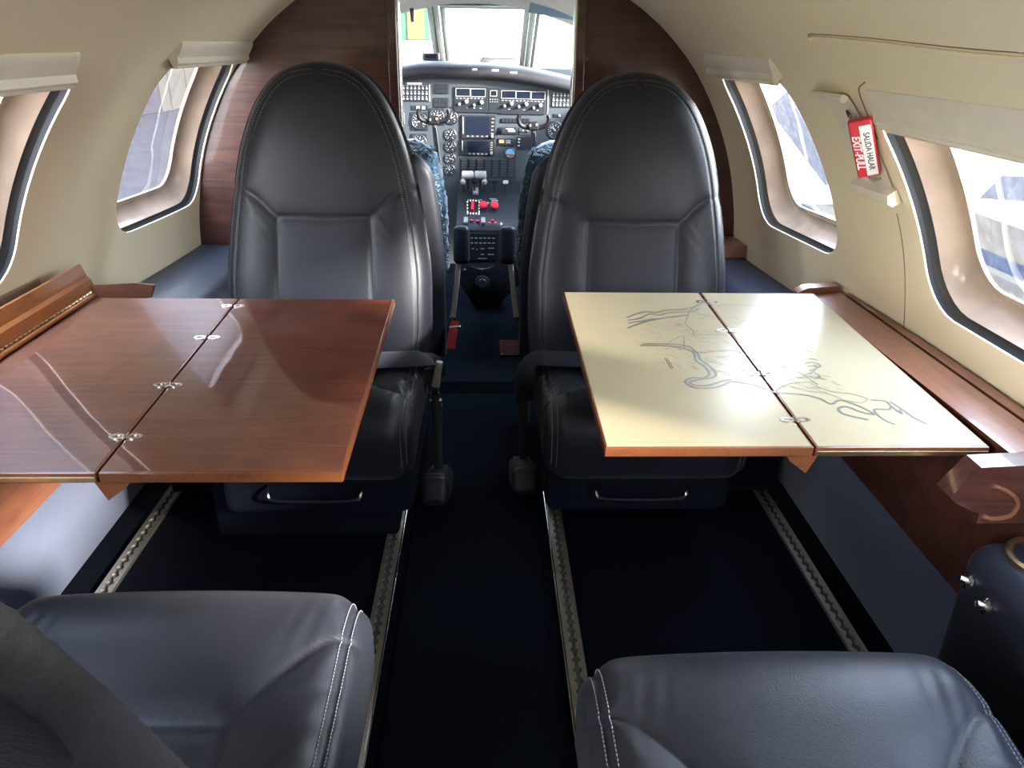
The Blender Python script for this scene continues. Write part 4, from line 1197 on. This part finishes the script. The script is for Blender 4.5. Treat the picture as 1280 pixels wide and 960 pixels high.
# ------------------------------------------------------------------ centre pedestal
cp = empty('control_pedestal', (.062, 3.1, .04), 0, 'black centre pedestal with levers, red handles and a round knob', 'pedestal'); CO = Vector((.062, 3.1, .04))
V = lambda x, y, z: Vector((x, y, z)) - CO
mb = MB()
prof = [(3.388, .500), (3.315, .496), (3.235, .472), (3.03, .405), (2.985, .372), (2.975, .16), (3.02, .04), (3.40, .04)]
x0, x1 = -.068, .194
rows = []
for (y, z), w in zip(prof, [1, 1, 1, 1, 1, .92, .30, .35]):
    c = (x0 + x1) / 2; h = (x1 - x0) / 2 * w; c = c if w > .5 else .045
    rows.append([V(c - h, y, z), V(c + h, y, z)])
mb.grid(rows)
mb.add([r[0] for r in rows], [tuple(range(len(rows)))]); mb.add([r[1] for r in rows], [tuple(range(len(rows)))])
mb.build('pedestal_body', M['panel_dark'], cp, angle=25)
def UP(u, v):                                         # the sloping upper face
    f = (v - 245) / 30; y = 3.20 - .17 * f; z = .463 - .058 * f; x = .0645 + (u - 614) * (.00305 - .00012 * f); return x, y, z
nrm = Vector((0, -.058, .17)).normalized(); upm = Matrix((Vector((1, 0, 0)), Vector((0, .17, .058)).normalized(), nrm)).transposed()
def upbox(mb, u0, v0, u1, v1, h0, h1, bev=.001, mi=0):
    a = Vector(UP(u0, v0)); b = Vector(UP(u1, v1)); c = (a + b) / 2 + nrm * (h0 + h1) / 2 - CO
    mb.box(c, (abs(b.x - a.x), (Vector((0, b.y - a.y, b.z - a.z))).length, h1 - h0), rot=upm, bev=bev, mi=mi)
# levers with round and bar grips
for u, v, kind, mt in ((578, 234, 'ball', 'ivory_grey'), (593, 231, 'ball', 'black'), (606.5, 233, 'ball', 'ivory_grey'), (620, 231, 'flat', 'black'), (634.5, 229, 'flat', 'lamp_white')):
    b = Vector((UP(u, 242)[0], 3.225, .478)); tpt = b + Vector((0, -.035, .045))
    mb = MB(); mb.tube([b - CO, tpt - CO], .0038, 8, mi=1)
    if kind == 'ball': mb.lathe([(.0, -.012), (.008, -.009), (.0115, 0), (.008, .009), (0, .012)], tpt - CO, (0, -.6, .8), 16)
    else: mb.box(tpt - CO, (.022, .012, .013), bev=.003)
    mb.build('lever', [M[mt], M['dark_metal']], cp)
for u in (584.4, 601.2):                              # the two pale thrust-lever grips
    c = Vector((.0645 + (u - 614) * .0031, 3.20, .548)); mb = MB()
    mb.lathe([(0, -.0245), (.012, -.0245), (.0165, -.021), (.0165, .021), (.012, .0245), (0, .0245)], c - CO, (1, 0, 0), 20)
    g_ = mb.build('thrust_lever', M['ivory_grey'], cp)
    mb = MB(); mb.tube([c - CO + Vector((0, .01, -.01)), Vector((c.x, 3.25, .485)) - CO], .006, 8); mb.build('lever_arm', M['dark_metal'], g_)
mb = MB(); upbox(mb, 591, 236, 598, 243, .0, .012); mb.build('lever_gate', M['ivory_grey'], cp)
# striped guard with the red switch, two red pull knobs
mb = MB()
n = 9
for k in range(n):
    f = k / n; f2 = (k + 1) / n
    for a in ((582.8 + 17 * f, 250.6, 582.8 + 17 * f2, 252.2), (582.8 + 17 * f, 267.6, 582.8 + 17 * f2, 269.4)): upbox(mb, *a, 0, .003, 0, k % 2)
    for a in ((582.8, 250.6 + 18.6 * f, 584.2, 250.6 + 18.6 * f2), (598.4, 250.6 + 18.6 * f, 599.8, 250.6 + 18.6 * f2)): upbox(mb, *a, 0, .003, 0, (k + 1) % 2)
mb.build('striped_border', [M['white'], M['black']], cp, smooth=False)
mb = MB(); upbox(mb, 588.5, 255, 592, 266, .0, .014, .002); mb.build('guarded_switch', M['red'], cp)
for u, v in ((604.8, 260), (619.6, 260.6)):
    mb = MB(); mb.lathe([(.006, 0), (.006, .010), (.0165, .013), (.0170, .020), (.013, .0245), (0, .026)], Vector(UP(u, v)) - CO, (0, -.62, .78), 24); mb.build('fire_handle', M['red'], cp)
m = MB()
for u, v, w in ((607, 253.5, 12), (609, 255.3, 6), (618, 248.5, 9), (620, 250.4, 9), (620, 252.2, 9), (601, 250, 4)): upbox(m, u - w / 2, v - .3, u + w / 2, v + .3, 0, .0008, 0)
m.build('legend_marks', M['dial_white'], cp, smooth=False)
def FX(u, v): return Vector((-.044 + (u - 578) * .00311, 2.978, .381 - (v - 285) * .00327))
def fbox(mb, u0, v0, u1, v1, d, bev=.0006, mi=0, back=.0):
    a, b = FX(u0, v0), FX(u1, v1); mb.box((a + b) / 2 - CO + Vector((0, -d / 2 + back, 0)), (abs(b.x - a.x), d, abs(a.z - b.z)), bev=bev, mi=mi)
mb = MB(); 
for u in (578.6, 602): upbox(mb, u, 274.5, u + 5.2, 281, .0, .008, .001)
mb.build('rocker', M['ivory_grey'], cp)
mb = MB()
for u, v, w in ((588.5, 276.3, 5), (597, 276.8, 5), (613, 279, 4), (621, 279, 4), (617, 276, 4)): upbox(mb, u - w / 2, v - .8, u + w / 2, v + .8, 0, .001, 0)
mb.build('legend_marks', M['red'], cp, smooth=False)
mb = MB(); upbox(mb, 627.5, 281, 630, 284, 0, .008); mb.build('toggle', M['lamp_white'], cp)
# radio control head on the front face
mb = MB(); fbox(mb, 585, 291, 622, 323, .010, .002, back=.002); p = mb.build('control_head', M['black'], cp)
mb = MB()
for v in (295.5, 301.5):
    for i in range(6): fbox(mb, 588 + i * 5.4, v, 591.6 + i * 5.4, v + 1.3, .0095, 0)
for (u, v, w) in ((591, 309, 3), (596, 310, 2), (603, 309, 5), (614, 308.5, 8), (603, 316, 4), (614, 316, 8), (603, 321, 12)): fbox(mb, u - w / 2, v - .5, u + w / 2, v + .5, .0095, 0)
mb.build('legend_marks', M['ivory_grey'], p, smooth=False)
mb = MB(); mb.tube([FX(u, v) - CO + Vector((0, d, 0)) for u, v, d in ((587.5, 329.5, .01), (589, 331, -.012), (596, 332.6, -.02), (603, 333, -.022), (610, 332.6, -.02), (616.6, 331, -.012), (618, 329.5, .01))], .0042, 10)
mb.build('pull_handle', M['steel'], cp)
mb = MB(); mb.lathe([(.031, -.004), (.031, .010), (.027, .018), (.020, .018), (.017, .022), (0, .023)], FX(603, 351.5) - CO, (0, -1, 0), 32); mb.build('trim_knob', M['dark_metal'], cp)
mb = MB(); mb.lathe([(.006, 0), (.006, .012), (.0085, .014), (.0085, .022), (0, .024)], FX(580.5, 335) - CO, (0, -1, 0), 16); mb.build('latch', M['steel'], cp)

# ------------------------------------------------------------------ control yokes
def yoke(x, z, label):
    t = empty('control_yoke', (x, 3.22, z), 0, label, 'control yoke'); t.scale = (.66, .8, .8)
    mb = MB()
    mb.tube(smooth_path([(-.085, -.012, .055), (-.092, -.012, .035), (-.080, -.008, .008), (-.045, .0, -.004), (0, .0, -.006), (.045, 0, -.004), (.080, -.008, .008), (.092, -.012, .035), (.085, -.012, .055)], 6), .0125, 12)
    y = mb.build('grip_bar', M['black'], t)
    mb = MB(); mb.box((0, -.004, .002), (.062, .03, .042), bev=.008, seg=3); mb.build('hub', M['black'], t)
    mb = MB(); mb.lathe([(0, .004), (.006, .004), (.006, 0)], (-.02, -.019, .006), (0, -1, 0), 12); mb.lathe([(0, .004), (.006, .004), (.006, 0)], (.018, -.019, .01), (0, -1, 0), 12); mb.build('button', M['ivory_grey'], t)
    mb = MB(); mb.tube([(0, .004, -.01), (.008, .01, -.09), (.030, .03, -.24), (.036, .04, -.45)], [.014, .016, .017, .018], 12); mb.build('column', M['dark_metal'], t)
    mb = MB(); mb.tube([(.012, -.012, -.03), (.020, -.006, -.10), (.034, .010, -.22)], .0045, 8); mb.build('trim_rod', M['steel'], t)
    return t
yoke(PX(541, 148) + .012, .755, 'black control yoke on the left side of the cockpit')
yoke(PX(668, 155) - .01, .738, 'black control yoke on the right side of the cockpit')

# ------------------------------------------------------------------ pilot seats
def fleece_mesh(parent, pts_fn, name): pass
def pilot_seat(cx, s, label, armx):
    """s = +1: inboard side towards +x"""
    t = empty('pilot_seat', (cx, 2.50, .04), 0, label, 'seat')
    hw = .205; prof = [(-.06, .06), (-.02, .20), (.02, .55), (.035, .66), (.03, .715)]
    def slab(y0, y1, grow, top, fuzz, z0):
        mb = MB(); n = 46; rows = []
        zs = np.linspace(z0, top, 40)
        rng = np.random.RandomState(5)
        for z in zs:
            f = (z - z0) / (top - z0); w = (hw + grow) * (1 - .20 * max(0, (f - .45) / .55) ** 1.6); w *= math.sqrt(max(.02, 1 - max(0, (f - .88) / .121) ** 2 * .55)) if f > .88 else 1
            lean = (z - .30) * .06
            loop = []
            for k in range(n):
                a = 2 * PI * k / n; c_, s_ = math.cos(a), math.sin(a)
                x = w * math.copysign(abs(c_) ** .35, c_); y = (y1 - y0) / 2 * math.copysign(abs(s_) ** .45, s_) * (1 if f < .9 else 1 - .5 * ((f - .9) / .1) ** 2)
                d = fuzz * (rng.rand() - .3)
                loop.append(Vector((x + c_ * d, (y0 + y1) / 2 + y - lean + s_ * d, z + d * .4)))
            rows.append(loop)
        mb.grid(rows, close_u=True)
        mb.add(rows[-1], [tuple(range(n))]); mb.add(rows[0], [tuple(range(n))])
        return mb
    o = slab(-.085, .0, .0, .700, 0, .02).build('backrest', M['leather'], t, angle=80)
    fl = slab(.0, .075, .006, .722, .010, .30).build('sheepskin_cover', M['fleece'], t, angle=180, label='pale blue sheepskin cover')
    # tufts curling over the top and edges of the back
    mb = MB(); rng = random.Random(int(cx * 100) + 9)
    for k in range(900):
        q = rng.random()
        if q < .62:
            x = rng.uniform(-.168, .168); y = rng.uniform(-.075, .06); z = .706 - .30 * max(0, abs(x) - .12) - .2 * max(0, -.03 - y)
        else:
            z = rng.uniform(.34, .70); f = (z - .02) / .68; x = (1 if rng.random() < .5 else -1) * (hw + .002) * (1 - .20 * max(0, (f - .45) / .55) ** 1.6); y = rng.uniform(-.012, .05)
        y -= (z - .30) * .06
        p = Vector((x, y, z)); d = Vector((rng.uniform(-1, 1) + x * 3, rng.uniform(-1, .6), rng.uniform(.0, 1))).normalized() * rng.uniform(.008, .016)
        e = Vector((rng.uniform(-1, 1), rng.uniform(-1, 1), -.6)) * .005
        mb.tube([p, p + d * .6, p + d + e], [.0032, .0026, .0010], 4, cap=False)
    mb.build('fleece_tufts', M['fleece'], fl, kind='stuff', angle=180)
    mb = MB(); mb.box((0, .225, .27), (.40, .38, .11), bev=.035, seg=4); mb.build('seat_cushion', M['leather'], t)
    mb = MB(); mb.box((.02 * -s, .20, .11), (.28, .32, .22), bev=.02); mb.build('seat_base', M['skirt'], t)
    # inboard armrest hanging on its metal arm
    ax = armx - cx
    mb = MB(); mb.box((ax, .145, .357), (.056, .052, .132), rot=(R(-6), 0, 0), bev=.018, seg=4); p = mb.build('armrest', M['vinyl'], t)
    mb = MB(); mb.box((ax - .022 * s, .140, .193), (.019, .014, .21), rot=(0, R(7.0) * s, 0), bev=.003); mb.box((ax - .035 * s, .138, .088), (.022, .018, .022), bev=.003, mi=1)
    mb.build('arm_bar', [M['cream_shade'], M['steel']], p)
    return t
pilot_seat(-.292, 1, 'pilot seat with pale blue sheepskin, left of the cockpit aisle', -.038)
pilot_seat(.365, -1, 'pilot seat with pale blue sheepskin, right of the cockpit aisle', .124)
t = empty('safety_harness', (-.055, 2.42, .04), 0, 'red webbing strap hanging beside the left pilot seat', 'strap')
mb = MB(); mb.tube(smooth_path([(.0, .02, .15), (-.006, .0, .12), (-.012, -.012, .09), (-.014, -.02, .065)], 6), .015, 10, flat=.14, up=(.3, -1, .4)); o = mb.build('webbing', M['redbelt'], t)
mb = MB(); mb.box((-.002, .008, .130), (.040, .008, .012), rot=(R(30), 0, R(10)), bev=.002); mb.build('adjuster', M['steel'], o)

# ------------------------------------------------------------------ sun visor and catch at the head of the windscreen
t = empty('sun_visor', (.33, 3.15, 1.17), 0, 'blue grey sun visor above the right windscreen', 'sun visor')
mb = MB(); mb.box((0, 0, 0), (.24, .16, .006), rot=(R(-28), R(8), 0), bev=.002); mb.build('visor_plate', M['visor'], t)
mb = MB(); mb.tube([(-.14, .06, .05), (.13, .06, .02)], .005, 8); mb.box((-.10, .065, .045), (.02, .016, .02), bev=.003); mb.build('rail', M['steel'], t)
t = empty('visor_arm', (-.245, 3.35, 1.13), 0, 'dark visor arm hanging at the left windscreen', 'visor arm')
mb = MB(); mb.tube([(0, 0, .05), (.002, -.01, .02), (.004, -.012, -.02)], [.010, .008, .006], 10); p = mb.build('arm', M['dark_metal'], t)
mb = MB(); mb.box((0, 0, .045), (.040, .020, .012), bev=.003); mb.build('clamp', M['black'], p)
mb = MB(); mb.tube([ws(x, 1.0) + Vector((0, -.04, .006)) for x in np.linspace(-.40, .40, 20)], .006, 8)
structure(mb.build('trim_7', M['steel']), 'slim rail along the head of the windscreen')

# ------------------------------------------------------------------ outside
GZ = -1.15
def flat(name, poly, z, mat, label, th=.01):
    mb = MB(); mb.prism([(x, y, z - th) for x, y in poly], (0, 0, th)); return structure(mb.build(name, mat, smooth=False), label)
flat('ground_apron', [(-60, -40), (60, -40), (60, 80), (-60, 80)], GZ, M['concrete'], 'pale concrete apron outside the windows', .2)
for x0, x1, mt, nm in ((6.0, 7.2, 'stripe_beige', 'wide beige band painted on the apron'), (5.6, 6.0, 'stripe_blue', 'outer blue stripe painted on the apron'), (5.45, 5.6, 'stripe_cream', 'narrow cream line on the apron'),
                       (5.2, 5.45, 'stripe_brown', 'brownish band on the apron'), (4.85, 5.2, 'stripe_cream', 'broad cream line on the apron'), (4.5, 4.85, 'stripe_blue', 'inner blue stripe painted on the apron')):
    flat('ground_marking', [(x0, -6), (x1, -6), (x1, 11.6), (x0, 11.6)], GZ + .012, M[mt], nm)
flat('ground_tarmac', [(7.98, 12.25), (9.84, 14.6), (12.2, 14.2), (9.6, 11.6)], GZ + .012, M['asphalt'], 'grey tarmac patch beyond the stripes')
flat('ground_tarmac', [(5.9, 13.3), (10.7, 30.4), (16.5, 44), (34, 44), (9.6, 17.2)], GZ + .014, M['asphalt'], 'long grey tarmac strip ahead of the right wing')
t = empty('hangar', (-5.35, 34, GZ), 0, 'green and yellow hangar beyond the left windscreen', 'building')
mb = MB(); mb.box((0, 0, 1.1), (6.6, 6, 2.2), bev=.05); mb.build('base_wall', M['wingpaint'], t)
mb = MB(); mb.box((0, 0, 3.0), (6.7, 6.1, 1.7), bev=.05); mb.build('cladding', M['green_wall'], t)
mb = MB(); mb.box((2.85, -3.06, 3.0), (.62, .08, 1.66), bev=.02); mb.build('yellow_panel', M['yellow_wall'], t)
mb = MB(); mb.prism([(-3.5, -3.3, 3.85), (3.5, -3.3, 3.85), (0, -3.3, 5.2)], (0, 6.6, 0)); mb.build('roof', M['wingpaint'], t)
t = empty('hangar', (-13, 32, GZ), 0, 'dark grey hangar wall seen through the left cabin windows', 'building')
mb = MB(); mb.box((0, 0, 7.5), (6, 68, 15.0), bev=.05); mb.build('wall_cladding', M['hangar_grey'], t)
mb = MB(); mb.prism([(-3.3, -34.4, 15.0), (3.3, -34.4, 15.0), (0, -34.4, 16.6)], (0, 68.8, 0)); mb.build('roof', M['wingpaint'], t)
for y in (-26, -14, -2, 10):
    mb = MB(); mb.box((3.03, y, 2.6), (.08, 9.0, 5.2), bev=.02)
    for k in range(6): mb.box((3.08, y - 3.75 + k * 1.5, 2.6), (.05, .06, 5.1))
    mb.build('hangar_door', M['hangar_door'], t)
flat('ground_tarmac', [(-10, 1.5), (-1.6, 1.5), (-1.6, 60), (-10, 60)], GZ + .012, M['tarmac_dark'], 'dark tarmac between the cabin and the hangar')
# unseen nacelle shape, added to keep the sun out of the second right window
t = empty('engine_nacelle', (2.45, .55, .95), 0, 'white engine nacelle out on the right wing', 'engine')
mb = MB(); mb.lathe([(0, -1.5), (.16, -1.35), (.36, -.9), (.52, -.3), (.56, .4), (.50, .9), (.30, 1.2), (0, 1.25)], (0, -.35, 0), (0, 1, 0), 32)
mb.build('cowling', M['wingpaint'], t)
mb = MB(); mb.box((-.0, -.4, -.62), (.16, 1.4, .5), bev=.04); mb.build('pylon', M['wingpaint'], t)
# ------------------------------------------------------------------ daylight and camera
w = bpy.data.worlds.new('daylight'); SC.world = w; w.use_nodes = True; nt = w.node_tree
bg = nt.nodes['Background']
tc = nt.nodes.new('ShaderNodeTexCoord'); sp = nt.nodes.new('ShaderNodeSeparateXYZ'); nt.links.new(tc.outputs['Generated'], sp.inputs[0])
rp = ramp(nt, [(.0, (.62, .60, .56)), (.5, (1.0, .98, .94)), (.62, (.84, .92, 1.0)), (1.0, (.50, .68, 1.0))], sp.outputs['Z'])
mr_ = nt.nodes.new('ShaderNodeMapRange'); mr_.inputs['From Min'].default_value = -1; mr_.inputs['From Max'].default_value = 1
nt.links.new(sp.outputs['Z'], mr_.inputs['Value']); nt.links.new(mr_.outputs['Result'], rp.inputs['Fac'])
nt.links.new(rp.outputs['Color'], bg.inputs['Color']); bg.inputs['Strength'].default_value = WORLD
sl = bpy.data.lights.new('sun', 'SUN'); sl.energy = SUN; sl.angle = R(7); sl.color = (1.0, .95, .88)
so = bpy.data.objects.new('sun', sl); link(so)
so.rotation_euler = Vector((-1, .62, -.40)).to_track_quat('-Z', 'Y').to_euler()

cam = bpy.data.cameras.new('camera'); cam.sensor_width = 36; cam.lens = 27.0; cam.clip_start = .02; cam.clip_end = 300
co = bpy.data.objects.new('camera', cam); link(co)
co.matrix_world = Matrix(((RT[0], UPV[0], -FW[0], .045), (RT[1], UPV[1], -FW[1], 0), (RT[2], UPV[2], -FW[2], 1.05), (0, 0, 0, 1)))
SC.camera = co
SC.view_settings.view_transform = 'Standard'; SC.view_settings.look = 'None'; SC.view_settings.gamma = 1; SC.view_settings.use_curve_mapping = False
SC.view_settings.exposure = EXPO
SC.cycles.use_denoising = True
SC.cycles.max_bounces = 10; SC.cycles.diffuse_bounces = 6; SC.cycles.glossy_bounces = 5; SC.cycles.transparent_max_bounces = 16
SC.cycles.caustics_reflective = False; SC.cycles.caustics_refractive = False; SC.cycles.sample_clamp_indirect = 6
